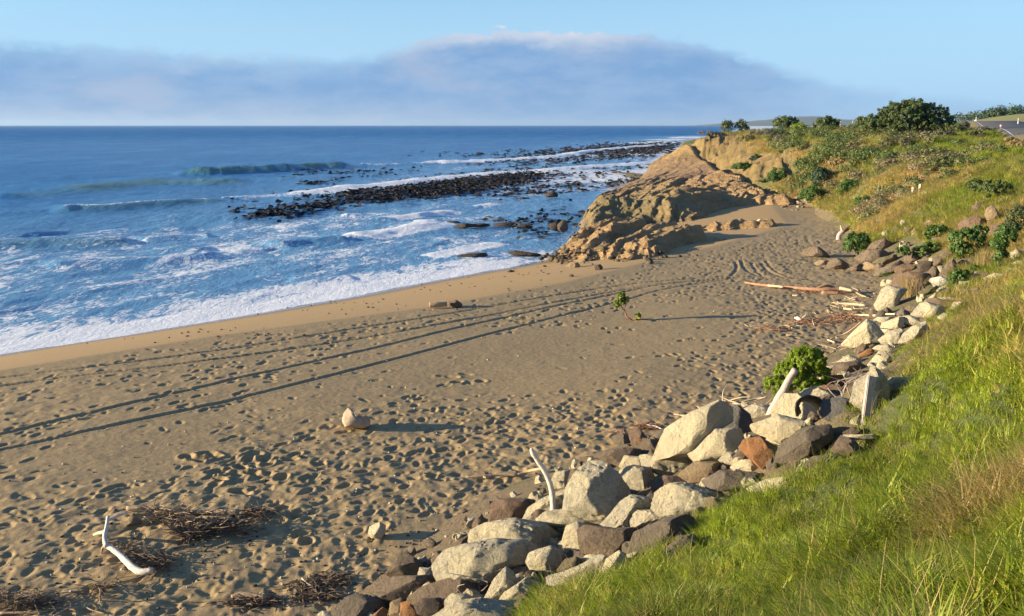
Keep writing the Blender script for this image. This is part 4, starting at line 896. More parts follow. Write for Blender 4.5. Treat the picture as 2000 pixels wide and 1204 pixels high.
LM = {'dark': leaf_mat('dark_leaves', (.06, .10, .025), (.13, .18, .045), .3), 'olive': leaf_mat('olive_leaves', (.085, .115, .04), (.13, .155, .06), .25),
      'lime': leaf_mat('lime_leaves', (.13, .25, .012), (.34, .43, .02), .4), 'green': leaf_mat('green_leaves', (.05, .12, .02), (.11, .20, .035), .3),
      'grey': leaf_mat('grey_scrub_leaves', (.13, .135, .09), (.22, .20, .14), .2), 'blue': leaf_mat('blue_green_leaves', (.035, .075, .04), (.07, .12, .06), .2),
      'yellow': leaf_mat('yellow_petals', (.75, .42, .02), (.85, .55, .04), .2), 'straw': leaf_mat('straw_leaves', (.30, .23, .10), (.42, .32, .14), .3)}
def scrub_cover():
    tp = []
    rg = np.random.default_rng(77)
    for k in range(3):
        V, Fc = leaves(320, [(0, 0, .22, .5, .5, .32)], [.055, .04, .06][k], rg, 22, .3, [1.8, 4.0, 1.6][k], shell=.5); tp.append((V, Fc, np.repeat(rg.uniform(0, 1, 320), 4)))
    x, y, r = polar_pts(16000, 40, 175, 10, 36, 1.2); l = land0(x, y); s, _ = polydist(x, y, TOE); cm = cliffmask(x, y); rk_ = softpoly(x, y, ROCKP, 1.5); road, _ = polydist(x, y, ROAD)
    seaward = sst(-(x / y), -.56, -.30)
    f = fbm(x * .14, y * .14, 131, 4); f2 = fbm(x * .5, y * .5, 132, 3)
    d = sst(f, .38, .62) * .9 * (.10 + .90 * seaward) * (.35 + .65 * sst(f2, .35, .6)); d = np.where(l > 4.75, d * .35, d); d = d * (1 - .75 * sst(cm, .3, .6))
    ok = (l > .5) & (l > sand0(x, y) + .2) & (s > 1.2) & (y > 52) & (np.abs(road) > 5) & (rk_ < .25) & (rng.uniform(0, 1, len(x)) < d) & ~((y > 84) & (l < 2.6))
    x, y, r, f, l = x[ok], y[ok], r[ok], f[ok], l[ok]; n = len(x); t = fbm(x * .22, y * .22, 140, 3)
    scatter('scrub_cover', np.stack([x, y, ground(x, y) - .08], 1), rng.integers(0, 3, n), tilt(n, .15), rng.uniform(.6, 1.9, n) * (.7 + r * .003), np.clip((t - .5) * 2.4 + .36, 0, 1), rng.uniform(.65, 1.2, n), tp,
            leaf_mat('scrub_leaves', (.08, .13, .03), (.17, .22, .06), .25, attr='tint', straw=(.25, .20, .12)), 'low mixed scrub of green, grey and straw tones on the bluff slope', 'scrub'); print('scrub', n)
def tube(pts, rad, sides=7, seed=0, bumpy=.0, cap=True):
    pts = np.array(pts, float)
    n0 = len(pts); rad = np.interp(np.linspace(0, 1, n0), np.linspace(0, 1, len(rad)), rad) if not np.isscalar(rad) else np.full(n0, rad)
    m = max(n0 * 3, 6); t = np.linspace(0, n0 - 1, m); i = np.clip(t.astype(int), 0, n0 - 2); f = (t - i)[:, None]
    p_1 = pts[np.clip(i - 1, 0, n0 - 1)]; p0 = pts[i]; p1 = pts[i + 1]; p2 = pts[np.clip(i + 2, 0, n0 - 1)]
    C = .5 * (2 * p0 + (p1 - p_1) * f + (2 * p_1 - 5 * p0 + 4 * p1 - p2) * f ** 2 + (3 * p0 - p_1 - 3 * p1 + p2) * f ** 3); rr = np.interp(t, range(n0), rad)
    T = np.gradient(C, axis=0); T /= np.linalg.norm(T, axis=1)[:, None] + 1e-9; ref = np.array([0, 0, 1.]) if abs(T[:, 2]).mean() < .8 else np.array([1., 0, 0])
    U = np.cross(T, ref); U /= np.linalg.norm(U, axis=1)[:, None] + 1e-9; W = np.cross(T, U); a = np.linspace(0, 2 * math.pi, sides, endpoint=False)
    rg = np.random.default_rng(seed); jit = 1 + bumpy * rg.normal(size=(m, sides)); R_ = rr[:, None] * jit
    V = C[:, None] + R_[..., None] * (np.cos(a)[None, :, None] * U[:, None] + np.sin(a)[None, :, None] * W[:, None]); V = V.reshape(-1, 3)
    Fs = [(k * sides + j, k * sides + (j + 1) % sides, (k + 1) * sides + (j + 1) % sides, (k + 1) * sides + j) for k in range(m - 1) for j in range(sides)]
    if cap:
        for k, base in ((0, 0), (m - 1, (m - 1) * sides)):
            V = np.concatenate([V, C[k:k + 1] + (T[k] * (-1 if k == 0 else 1) * rr[k] * .25)]); c = len(V) - 1
            Fs += [(base + j, base + (j + 1) % sides, c, c) if k else (base + (j + 1) % sides, base + j, c, c) for j in range(sides)]
    return V, np.array(Fs)
def merge(parts):
    Vs = []; Fs = []; off = 0
    for V, Fc in parts: Vs.append(V); Fs.append(Fc + off); off += len(V)
    return np.concatenate(Vs), np.concatenate(Fs)
def fix_tris(name, V, Fc, mat, parent=None, smooth=True):
    """quads with a doubled corner become triangles"""
    me = bpy.data.meshes.new(name); me.from_pydata([tuple(v) for v in V], [], [tuple(dict.fromkeys(map(int, f))) for f in Fc]); me.materials.append(mat)
    me.polygons.foreach_set('use_smooth', np.full(len(me.polygons), smooth)); o = bpy.data.objects.new(name, me); COL.objects.link(o)
    if parent: o.parent = parent
    return o
def leaves(n, lobes, size, rg, clumps=60, clump_r=.22, aspect=2.0, up=.3, shell=.8, clip_low=None):
    """leaf quads gathered into clumps over the lobes (cx,cy,cz,rx,ry,rz) of a crown"""
    w = np.array([l[3] * l[5] for l in lobes]); w = w / w.sum(); cc = []; nn = []
    for k in range(clumps):
        l = lobes[rg.choice(len(lobes), p=w)]; v = rg.normal(size=3); v /= np.linalg.norm(v); v[2] = abs(v[2]) if rg.uniform() < .75 else v[2]; q = rg.uniform(shell, 1.03) * rg.uniform(.82, 1.08)
        cc.append(np.array(l[:3]) + v * np.array(l[3:]) * q); nn.append(v)
    cc = np.array(cc); nn = np.array(nn); idx = rg.integers(0, clumps, n); base = min(np.mean([l[3] for l in lobes]), np.mean([l[5] for l in lobes])) * clump_r * 2
    v = rg.normal(size=(n, 3)); v /= np.linalg.norm(v, axis=1)[:, None]; sz = rg.uniform(.6, 1.25, clumps)[idx][:, None]
    Pn = cc[idx] + v * base * sz * (rg.uniform(0, 1, (n, 1)) ** .45); nv = v * .9 + nn[idx] * .5 + np.array([0, 0, up]) + rg.normal(size=(n, 3)) * .55; nv /= np.linalg.norm(nv, axis=1)[:, None]
    t = np.cross(nv, rg.normal(size=(n, 3))); t /= np.linalg.norm(t, axis=1)[:, None]; b = np.cross(nv, t); s = size * rg.uniform(.6, 1.3, (n, 1))
    V = np.stack([Pn - t * s * aspect / 2, Pn - b * s / 2 + nv * s * .12, Pn + t * s * aspect / 2, Pn + b * s / 2 + nv * s * .12], 1).reshape(-1, 3)
    if clip_low is not None: V[:, 2] = np.maximum(V[:, 2], clip_low)
    return V, np.arange(4 * n).reshape(n, 4)
def bush(name, label, cat, lob, y, mat, n, size, base=None, group=None, clumps=60, clump_r=.22, aspect=2.0, flowers=0, lean=0, trunk=True, core=True, seed=1, shell=.8, fmat='yellow'):
    """lob: list of (u, v, half width px, half height px); y: distance of the plant"""
    if y is None: y = hit(base[0], base[1], .05)[1]
    rg = np.random.default_rng(seed); bu = np.mean([l[0] for l in lob]) if base is None else base[0]; bv = max(l[1] + l[3] for l in lob) if base is None else base[1]
    B = aty(bu, bv, y); B[2] = gz(B[0], B[1]); L = []
    for u, v, hw, hh in lob:
        c = aty(u, v, y); k = y / F / .98; L.append((c[0] - B[0], c[1] - B[1] + hw * k * .15, c[2] - B[2], hw * k, hw * k * .85, hh * k))
    e = empty(name, B); tag(e, label, cat, group)
    V, Fc = leaves(n, L, size, rg, clumps, clump_r, aspect, shell=shell, clip_low=-.05)
    mesh_np('crown', V, Fc, LM[mat], e, smooth=False)
    parts = []
    if trunk:
        for k in range(4):
            l = L[k % len(L)]; t = np.array(l[:3]) + rg.normal(size=3) * np.array(l[3:]) * .3; r = max(l[3] * .05, .012)
            parts.append(tube([(rg.normal() * r, rg.normal() * r, -.15), tuple(t * .45 + rg.normal(size=3) * r * 2), tuple(t)], [r * 1.4, r, r * .4], 6, k))
        V, Fc = merge(parts); fix_tris('trunk', V, Fc, BARK, e)
    if flowers:
        V, Fc = leaves(flowers * 3, L, size * .9, rg, flowers, .05, 1.1, shell=.98); mesh_np('flowers', V, Fc, LM[fmat], e, smooth=False)['kind'] = 'stuff'
    return e
scrub_cover()
# crown of the bluff, far to near
bush('shrub', 'largest dome-shaped dark bush on the bluff beside the road', 'bush', [(1772,236,52,38),(1725,252,42,20),(1828,246,38,26),(1790,222,34,26),(1752,240,46,32),(1790,252,84,18),(1818,232,40,28),(1725,248,44,24)], 93, 'dark', 70000, .08, base=(1780,268), clumps=900, clump_r=.07, seed=2, shell=.9)
bush('shrub', 'round dark windswept bush on the skyline above the tan scrub, left of the great dome', 'bush', [(1535,240,22,12),(1528,243,15,10)], 128, 'dark', 2600, .15, base=(1538,258), clumps=50, seed=3)
bush('shrub', 'small yellow-green round bush just right of the round dark skyline bush', 'bush', [(1561,253,15,10)], 122, 'lime', 1000, .13, base=(1561,264), seed=4)
bush('shrub', 'pointed dark bush on the skyline midway to the great dome', 'bush', [(1614,244,24,13),(1622,238,12,8)], 112, 'dark', 2400, .14, base=(1614,260), clumps=50, seed=5)
bush('shrub', 'left one of two small upright bushes at the seaward tip of the bluff', 'bush', [(1421,248,10,12)], 126, 'olive', 900, .13, base=(1420,266), seed=6)
bush('shrub', 'right one of two small upright bushes at the seaward tip of the bluff', 'bush', [(1448,247,11,11),(1455,252,9,7)], 126, 'olive', 1000, .13, base=(1447,264), seed=7)
bush('shrub', 'small bush tucked against the left foot of the great dome', 'bush', [(1684,238,12,9),(1690,243,14,9)], 104, 'olive', 1000, .13, base=(1686,254), seed=8)
scr = [(1385,262,20,6,122,'grey'),(1405,264,16,6,124,'blue'),(1478,262,22,9,118,'grey'),(1505,262,24,10,116,'grey'),(1530,266,24,10,112,'blue'),(1575,268,22,8,110,'grey'),(1600,270,20,8,106,'grey'),(1645,268,18,10,98,'green'),(1630,275,20,12,94,'blue'),(1655,278,16,9,90,'blue'),(1460,272,18,7,112,'olive'),
       (1800,262,22,6,86,'grey'),(1845,262,20,7,82,'grey'),(1868,252,14,9,84,'olive'),(1882,247,10,10,90,'grey'),(1920,255,16,7,86,'grey'),(1905,262,18,6,80,'olive'),(1990,282,18,8,52,'straw'),(1780,268,20,4,84,'straw'),(1975,275,14,7,56,'straw')]
SCRL = {'grey': 'grey-brown twiggy scrub', 'blue': 'dark blue-green scrub', 'green': 'green leafy scrub', 'olive': 'olive scrub', 'straw': 'dry straw-coloured scrub'}
near_ = ['at the very tip of the bluff', 'behind the tip of the bluff', 'right of the two upright bushes', 'in front of the round dark skyline bush, left side', 'in front of the round dark skyline bush, right side', 'below the yellow-green round bush', 'below the pointed dark bush, left side', 'below the pointed dark bush, right side', 'at the edge where the mown turf begins', 'lowest at the edge where the turf begins', 'on the slope below the two upright bushes',
         'under the right half of the great dome', 'right of the great dome, low', 'standing highest right of the great dome', 'farthest by the road edge', 'rightmost before the white road post', 'in front of the road edge scrub', 'at the right edge of the photo below the road', 'along the foot of the great dome', 'left of the white road post foot']
for i, (u, v, hw, hh, y, mt) in enumerate(scr):
    bush('scrub', SCRL[mt] + ' ' + near_[i], 'scrub', [(u, v, hw, hh), (u + hw * .5, v + hh * .2, hw * .7, hh * .7)], y, mt, 2400, .06 if y > 70 else .035, seed=20 + i, group='scrub along the crest of the bluff', trunk=False, clumps=40)
for i, (u, v, hw, hh, y, mt, lb) in enumerate([(1448,332,18,14,96,'green','green shrub clinging to the eroded slope near the yellow cliff'),(1520,345,20,14,86,'green','green shrub lower on the slope, right of the first'),(1590,380,24,16,71,'green','wide green shrub near the foot of the slope'),(1545,312,16,10,96,'olive','olive shrub high on the slope'),
        (1605,345,18,16,74,'blue','bluish shrub in the middle of the slope'),(1660,368,20,16,64,'green','green shrub left of the earth scar'),(1495,365,18,12,88,'green','small green shrub above the rock platform'),(1690,395,18,10,60,'green','low green shrub below the earth scar'),(1480,315,16,10,100,'blue','dark shrub between cliff and scrub'),(1640,318,22,8,80,'straw','dry tan shrub under the turf edge'),
        (1945,368,30,14,42,'dark','dark low hedge-like shrub above the back rock wall'),(1905,362,16,10,43,'dark','dark shrub at the left end of the hedge-like one')]):
    bush('shrub', lb, 'bush', [(u, v, hw, hh), (u - hw * .5, v + hh * .3, hw * .6, hh * .7)], y, mt, 3000, .085 if y > 70 else .06, seed=60 + i, group='shrubs on the slope of the bluff', clumps=50, trunk=False)
# flowering bushes of the old rock wall
bush('flowering_bush', 'round green bush with a few orange-yellow flowers beside the upright curved driftwood', 'bush', [(1675,475,24,18),(1668,484,18,12)], None, 'green', 6400, .05, base=(1676,500), clumps=70, flowers=7, seed=101)
bush('flowering_bush', 'largest leafy bush dotted with yellow flowers on the back rock wall', 'bush', [(1890,470,34,20),(1885,490,26,14),(1915,455,14,12)], None, 'green', 8000, .05, base=(1890,508), clumps=80, flowers=14, seed=102)
bush('flowering_bush', 'small dark bush with yellow flowers on its left, below the lone tan boulder', 'bush', [(1832,452,20,11),(1818,458,9,11)], None, 'green', 3000, .05, base=(1832,466), flowers=6, seed=103)
bush('flowering_bush', 'tall straggly flowering bush near the right edge, over the dry tuft', 'bush', [(1952,480,14,22),(1958,505,12,20),(1965,460,20,18)], None, 'green', 4000, .045, base=(1955,525), flowers=8, seed=104)
bush('flowering_bush', 'low sprawl of leaves and yellow flowers between pinkish boulders', 'bush', [(1800,492,22,9),(1822,485,16,12),(1765,490,12,8)], None, 'green', 4000, .045, base=(1800,503), flowers=7, seed=105)
bush('straggly_bush', 'straggly olive bush cut by the right edge of the photo', 'bush', [(1990,430,22,26),(1975,450,16,20)], None, 'olive', 4000, .04, base=(1985,475), seed=106, flowers=5)
bush('leafy_plant', 'leafy green plant without flowers growing among the boulders above the white rock', 'plant', [(1876,542,18,13),(1866,550,12,8)], None, 'green', 2600, .05, base=(1874,560), seed=107, trunk=False)
bush('leafy_plant', 'small leafy plant beside the sloping tan slab', 'plant', [(1906,526,10,6)], None, 'green', 800, .05, base=(1906,533), seed=108, trunk=False)
# the bright green bush on the beach
gb = hit(1555, 783, 0); bush('evergreen_bush', 'bright green dense feathery bush growing at the sand edge behind the leaning pole', 'bush', [(1578,712,38,34),(1545,735,32,30),(1518,758,27,24),(1598,738,24,34),(1570,757,42,26),(1560,695,18,14)], gb[1] + .6, 'lime', 60000, .017, base=(1560,788), clumps=800, clump_r=.075, aspect=2.6, seed=110, shell=.86)
# lone sapling
def sapling():
    B = hit(1240, 626, 0); e = empty('sapling', B); tag(e, 'lone leafy sapling with a bent reddish stem standing in the open sand', 'sapling')
    k = B[1] / F; top = [(0, 0, -.05), (-.25, 0, .10), (-18 * k, .05, 14 * k), (-28 * k, 0, 30 * k), (-32 * k, 0, 55 * k)]
    br = [tube(top, [.035, .028, .022, .016, .008], 7, 1, .06), tube([(-22 * k, 0, 20 * k), (-18 * k, .05, 30 * k), (-14 * k, .1, 40 * k)], [.014, .01, .006], 5, 2), tube([(-27 * k, 0, 28 * k), (-36 * k, 0, 38 * k)], [.012, .006], 5, 3), tube([(0, 0, .02), (.2, .05, .03), (.45, .1, .02)], [.03, .02, .01], 5, 4)]
    V, Fc = merge(br); fix_tris('stem', V, Fc, REDSTEM, e); rg = np.random.default_rng(9)
    V, Fc = leaves(800, [(-31 * k, 0, 46 * k, 11 * k, 9 * k, 14 * k), (-34 * k, 0, 34 * k, 8 * k, 7 * k, 8 * k), (-19 * k, .05, 40 * k, 7 * k, 6 * k, 8 * k), (.1, 0, .12, .12, .1, .08)], .085, rg, 30, .28, 1.7, shell=.4)
    mesh_np('crown', V, Fc, leaf_mat('sapling_leaves', (.10, .19, .03), (.30, .34, .07), .35), e, smooth=False)
sapling()
def dry_clump(u, v, y, hpx, wpx, label, n=160, seed=0, mat='straw', name='grass_tuft', bend=.35):
    B = aty(u, v, y) if y else hit(u, v, 0); B[2] = gz(B[0], B[1]); k = B[1] / F; rg = np.random.default_rng(seed)
    V, Fc, _ = tuft(n, hpx * k * 1.15, wpx * k * .45, .012 * (B[1] / 30), bend, rg); o = mesh_np(name, V, Fc, LM[mat]); o.location = B; tag(o, label, 'grass tuft'); return o
dry_clump(1775, 612, 31, 46, 50, 'tuft of dry orange grass against the great rust-brown block', 300, 1)
dry_clump(1925, 538, 31, 38, 40, 'pale dry grass tuft on the sloping tan slab', 220, 2)
dry_clump(1540, 905, 0, 40, 70, 'green grass clump growing beside the big sloping grey-brown slab', 160, 3, 'green', bend=.7)
dry_clump(1028, 1098, 0, 18, 36, 'little bright green grass tuft on the huge cream boulder', 90, 4, 'lime', bend=.7)
dry_clump(1050, 1148, 0, 40, 34, 'thin dark green grass clump in the hollow at the bottom of the pile', 70, 5, 'green', bend=.6)
dry_clump(1752, 585, 34, 14, 30, 'small green grass patch at the foot of the back wall boulders', 120, 6, 'green', bend=.7)
dry_clump(1735, 538, 38, 12, 40, 'green grass fringe at the sand edge under the slanting boulder', 150, 7, 'green', bend=.7)
def weed(u, v, w, h, label, seed, n, mt='lime', sz=.025):
    B = hit(u, v, 0); k = B[1] / F; B[2] = gz(B[0], B[1]); e = empty('weed', B); tag(e, label, 'weed'); rg = np.random.default_rng(seed)
    V, Fc = leaves(n, [(0, 0, h * k * .55, w * k * .5, w * k * .5, h * k * .5)], sz, rg, 40, .2, 1.6, shell=.5); mesh_np('leaves', V, Fc, LM[mt], e, smooth=False)
    V, Fc = merge([tube([(0, 0, -.03), (rg.normal() * .05, rg.normal() * .05, h * k * .7)], [.008, .004], 5, i) for i in range(4)]); fix_tris('stem', V, Fc, BARK, e)
weed(1400, 1090, 60, 44, 'bright small-leaved weed patch in the near grass', 1, 900, 'green', .018)
# ------------------------------------------------------------------ driftwood and beach litter
def wood_mat(name, c1, c2, c3):
    m, N = new_mat(name); g = N.add('ShaderNodeTexCoord').outputs['Object']; n1 = N.noise(6, g, 6, .6); n2 = N.noise(40, g, 5, .7)
    mp = N.add('ShaderNodeMapping', {'Vector': g, 'Scale': (3, 3, .6)}).outputs[0]; n3 = N.noise(16, mp, 5, .6)
    c = N.mix(N.step(n1, .35, .65), c1, c2); c = N.mix(N.step(n3, .52, .68, 0, .7), c, c3); c = N.mix(N.step(n2, .6, .7, 0, .5), c, c3)
    out(N, pbsdf(N, c, .85, N.bump(N.math('ADD', n2, n3), .6, .01))); return m
WM = {'white': wood_mat('bleached_wood', (.70, .66, .58), (.60, .54, .46), (.34, .29, .24)), 'grey': wood_mat('grey_wood', (.36, .30, .25), (.28, .235, .20), (.13, .105, .09)),
      'tan': wood_mat('tan_wood', (.46, .34, .21), (.38, .27, .16), (.18, .12, .08)), 'red': wood_mat('reddish_bark_wood', (.34, .17, .10), (.42, .26, .15), (.16, .08, .05)), 'pale': wood_mat('pale_wood', (.74, .62, .42), (.62, .48, .30), (.36, .25, .15)),
      'dark': wood_mat('dark_twigs', (.20, .14, .09), (.13, .09, .06), (.06, .04, .03)), 'lilac': wood_mat('silvery_wood', (.46, .40, .37), (.38, .33, .31), (.2, .17, .16))}
def yin(label, f):
    C, d = DEPTH[label]; return C[1] + d * f
def P3(u, v, h=0.0, y=None):
    """a point h metres above the ground under pixel (u, v)"""
    p = aty(u, v, y) if y else hit(u, v, h)
    return p
def log(name, label, cat, runs, mat, group=None, parts=None, bumpy=.08, sides=9, seed=0):
    """runs: [(part name or None, [(u,v,h)...], [radii px])...]; the first run is the trunk"""
    A = runs[0][1][0]; O = hit(A[0], A[1], A[2]); e = empty(name, O); tag(e, label, cat, group); k = O[1] / F / math.cos(P)
    for i, (pn, pts, rad) in enumerate(runs):
        W = [hit(u, v, h) - O for u, v, h in pts]; V, Fc = tube(W, [r * k for r in rad], sides, seed + i, bumpy); mm = mat[i] if isinstance(mat, list) else mat
        fix_tris(pn, V, Fc, WM[mm], e)
    return e
def stand(name, label, runs, mat, cat='driftwood', y=None, bumpy=.05, seed=0):
    """upright wood: all points in one plane through the foot"""
    A = runs[0][1][0]; O = hit(A[0], A[1], 0) if y is None else aty(A[0], A[1], y); e = empty(name, O); tag(e, label, cat); k = O[1] / F / math.cos(P)
    for i, (pn, pts, rad) in enumerate(runs):
        W = [aty(p[0], p[1], O[1] + (p[2] if len(p) > 2 else 0)) - O for p in pts]; V, Fc = tube(W, [r * k for r in rad], 10, seed + i, bumpy)
        fix_tris(pn, V, Fc, WM[mat[i] if isinstance(mat, list) else mat], e)
    return e
stand('driftwood_branch', 'tall white curved branch standing upright in the boulders', [('trunk', [(1081,1004), (1080,985,.02), (1077,955), (1066,925), (1050,900), (1040,882)], [6.5, 6, 5.8, 5.5, 5, 5.5]), ('knot', [(1046,892), (1041,884,-.02), (1037,877,-.03)], [6, 6, 3])], 'white', y=yin('cream boulder behind the foot of the white upright branch', -.95), bumpy=.04)
stand('driftwood_pole', 'thick grey pole leaning to the right in front of the bright green bush', [('trunk', [(1494,836), (1508,806), (1526,772), (1541,742), (1554,722)], [11, 9.5, 8.5, 7, 6.5])], 'lilac', y=yin('lumpy cream boulder left of the leaning grey pole', -1.1), bumpy=.07)
stand('driftwood_branch', 'curved driftwood with a dark splintered top standing by the round flowering bush', [('trunk', [(1646,486), (1638,470), (1640,458), (1648,452)], [4, 4.5, 4.2, 4]), ('splintered_top', [(1645,455), (1652,447), (1660,442)], [4.5, 3, .8]), ('splintered_top', [(1648,452), (1656,449), (1661,446)], [3.5, 2, .6]), ('splintered_top', [(1645,452), (1643,445), (1641,440)], [2.5, 1.5, .5])], ['lilac', 'dark', 'dark', 'pale'], y=51.5)
log('driftwood_log', 'white forked driftwood trunk bent like an elbow, lowest left of the photo', 'driftwood', [('trunk', [(298,1115,.12), (275,1117,.10), (258,1108,.10), (238,1088,.10), (220,1073,.12), (208,1066,.15)], [6.5, 7, 7, 6.5, 6, 6]), ('upper_trunk', [(208,1068,.15), (204,1050,.22), (208,1030,.32), (211,1009,.42)], [5.5, 5, 4.5, 3.5]),
     ('branch', [(205,1040,.25), (195,1041,.14), (184,1045,.05)], [4, 4, 3]), ('branch', [(209,1018,.35), (225,1010,.30), (240,1004,.22), (249,1000,.15)], [3.5, 3.2, 3, 2]), ('broken_end', [(292,1115,.12), (300,1113,.12), (301,1119,.08)], [7, 4, 1.5]), ('root_stub', [(206,1064,.16), (200,1072,.08), (198,1082,0)], [4, 3, 1])], ['white', 'white', 'pale', 'white', 'red', 'tan'])
log('driftwood_log', 'long tan log half buried behind the tangle of twigs', 'driftwood', [('trunk', [(248,994,.06), (275,992,.08), (300,998,.02), (345,1000,.03), (390,1001,.06), (430,1000,.08), (466,1000,.10)], [5, 5, 3.5, 4, 5, 5.5, 6])], 'tan')
log('driftwood_log', 'slender branch with a fork lying on the sand left of the white upright branch', 'driftwood', [('trunk', [(910,932,.03), (940,931,.04), (975,928,.05), (1010,928,.05)], [2, 3, 3, 3]), ('branch', [(1010,928,.05), (1035,920,.12), (1056,916,.15)], [2.5, 3, 3]), ('stub', [(945,931,.04), (950,934,.03)], [3, 2])], 'tan')
log('driftwood_log', 'long broken reddish log lying on the far sand', 'driftwood', [('trunk', [(1455,552,.06), (1480,556,.08), (1520,560,.08), (1560,563,.10), (1600,566,.12), (1640,566,.12), (1662,568,.10)], [1.2, 2.5, 2.5, 3, 3.5, 4, 3]), ('branch', [(1590,566,.1), (1612,558,.25), (1630,562,.15)], [2, 2.5, 2]), ('pale_break', [(1500,558,.13), (1530,561,.13)], [2, 2]), ('pale_break', [(1640,563,.2), (1664,568,.14)], [3, 2.5]), ('bark', [(1605,572,.05), (1640,573,.05)], [4, 3])], ['red', 'red', 'pale', 'pale', 'red'])
for lb, pts, rad, mt in [('small pale straight log nearest the white pointed boulder', [(1634,593,.04), (1660,594,.05), (1690,597,.05)], [2, 2.6, 2.2], 'pale'), ('short stubby pale log below the small straight one', [(1648,603,.04), (1665,605,.04)], [2.4, 2], 'pale'), ('pale log meeting the small brown wedge', [(1662,615,.04), (1690,616,.04), (1715,617,.04)], [2.2, 2, 1.8], 'pale'),
        ('pale log end poking out right of the small brown wedge', [(1728,614,.1), (1748,614,.1)], [2, 2], 'pale'), ('thin pale stick crossing the sand under the white pointed boulder', [(1700,605,.05), (1720,611,.05)], [1.2, 1], 'pale'), ('thin stick leaning on the left side of the big pyramid boulder', [(1622,662,.02), (1650,652,.15), (1668,640,.4), (1680,630,.7)], [1.2, 1.2, 1.1, .9], 'tan'),
        ('short pale driftwood lying left of the leaning thin stick', [(1617,664,.03), (1630,669,.03)], [1.8, 1.2], 'pale'), ('reddish stick on the sand in the middle distance', [(1484,641,.03), (1510,644,.04), (1542,646,.03)], [1, 1.8, 1.2], 'red'), ('thin stick slanting down from the end of the long broken log', [(1665,567,.06), (1680,576,.05), (1692,580,.05)], [1.6, 1.5, 1], 'tan'),
        ('short pale splinter on the sand below the long broken log', [(1548,577,.03), (1557,578,.03)], [1.4, 1], 'pale'), ('small forked branch on the sand by the bush foot', [(1452,784,.03), (1478,779,.05), (1495,777,.03)], [1.2, 2, 1.2], 'grey'), ('bleached stick at the upper left edge of the greatest slab', [(1263,829,.05), (1280,833,.05), (1292,838,.03)], [1.4, 1.6, 1], 'white'),
        ('dark rotten log end at the bottom left of the pile', [(452,1166,.03), (480,1162,.05), (520,1168,.04)], [5, 7, 4], 'tan'), ('long straight stick at the bottom left corner', [(0,1198,.04), (40,1197,.04), (80,1196,.04)], [2.5, 2.8, 2.8], 'tan'), ('thin pale stick slanting at the bottom left', [(105,1203,.04), (130,1190,.05), (155,1178,.06)], [1.8, 1.8, 1.4], 'grey'),
        ('brown twig curving right at the bottom left', [(158,1177,.05), (175,1190,.03), (205,1199,.03)], [1.2, 1.4, 1.2], 'tan'), ('small upright peg of wood in the sand at the bottom left', [(196,1174,.02), (196,1150,.25)], [2, 1.2], 'grey'), ('short pale twig beside the pebble at the bottom', [(450,1189,.03), (480,1187,.03)], [1.5, 1.3], 'tan'), ('pale forked twig among the litter left of the brown pyramid boulder', [(590,1130,.04), (600,1140,.04), (612,1146,.03)], [1.8, 1.6, 1.2], 'pale')]:
    log('driftwood_stick', lb, 'driftwood', [('stick', pts, rad)], mt, group='small driftwood scattered along the beach', sides=6)
log('driftwood_log', 'bleached crooked log lying on the rock platform above a sand bank', 'driftwood', [('trunk', [(1424,448,.1), (1445,440,.15), (1465,436,.2), (1485,434,.25)], [1, 1.8, 2.2, 3.2]), ('root_end', [(1480,434,.25), (1492,433,.2), (1502,438,.15)], [3.5, 4, 3]), ('branch', [(1478,434,.3), (1484,429,.5)], [2.2, 1.4])], 'pale')
# short log beside the red-brown rock
log('driftwood_log', 'short pale log end beside the red-brown rock at the wet sand edge', 'driftwood', [('trunk', [(839,596,.12), (855,595,.14), (872,594,.14)], [5.5, 5, 4.5])], 'tan')
# root tangle far right
log('driftwood_root', 'small bleached root tangle at the end of the sapling shadow', 'driftwood', [('trunk', [(1553,621,.05), (1562,624,.05), (1570,620,.12), (1575,615,.2)], [2, 2.6, 2, 1]), ('branch', [(1562,622,.1), (1556,618,.15)], [1.5, .6]), ('branch', [(1568,620,.12), (1580,619,.12)], [1.5, .8])], 'white')
def stump():
    """pale broken stump alone on the sand"""
    for n_, poly, mt, dz in [('stump_body', '668,820 672,806 680,797 690,800 692,812 700,818 708,816 716,812 722,822 722,832 712,837 700,836 690,834 676,832 668,832', 'r', 0)]:
        return rock('P', 'r', '668,822 672,806 682,796 690,802 694,814 704,818 716,812 723,822 722,834 708,838 690,836 674,834', 'broken weathered driftwood stump alone on the trodden sand', lift=.42, cat='driftwood', parent_name='driftwood_stump', cuts=2)
st_ = stump(); st_.data.materials.clear(); st_.data.materials.append(wood_mat('stump_wood', (.44, .35, .25), (.36, .27, .185), (.18, .13, .09)))
# twig tangles
def tangle(name, label, items, mat, n, ln, rad, seed, hgt=.18, spread_dir=0.2, extra=None):
    rg = np.random.default_rng(seed); Vs = []; O = hit(items[0][0], items[0][1], 0)
    for u, v, w, h, frac in items:
        for i in range(int(n * frac)):
            p = hit(u + rg.normal() * w * .42, v + rg.normal() * h * .42, 0) - O; z0 = rg.uniform(0, hgt) ** 1.0; a = rg.normal(spread_dir, .8) + (math.pi if rg.uniform() < .5 else 0); L_ = ln * rg.uniform(.35, 1.3); tl = rg.normal(0, .22)
            d = np.array([math.cos(a), math.sin(a), tl]); q = p + [0, 0, z0 + .01]; m_ = q + d * L_ * .5 + rg.normal(size=3) * L_ * .08; Vs.append(tube([q, m_, q + d * L_ + rg.normal(size=3) * L_ * .1], [rad * rg.uniform(.5, 1.4), rad * .8, rad * .3], 4, i, 0, False))
    V, Fc = merge(Vs); V[:, 2] = np.maximum(V[:, 2], -.06); o = mesh_np(name, V, Fc, WM[mat], smooth=True); o.location = O; tag(o, label, 'driftwood', kind='stuff'); return o
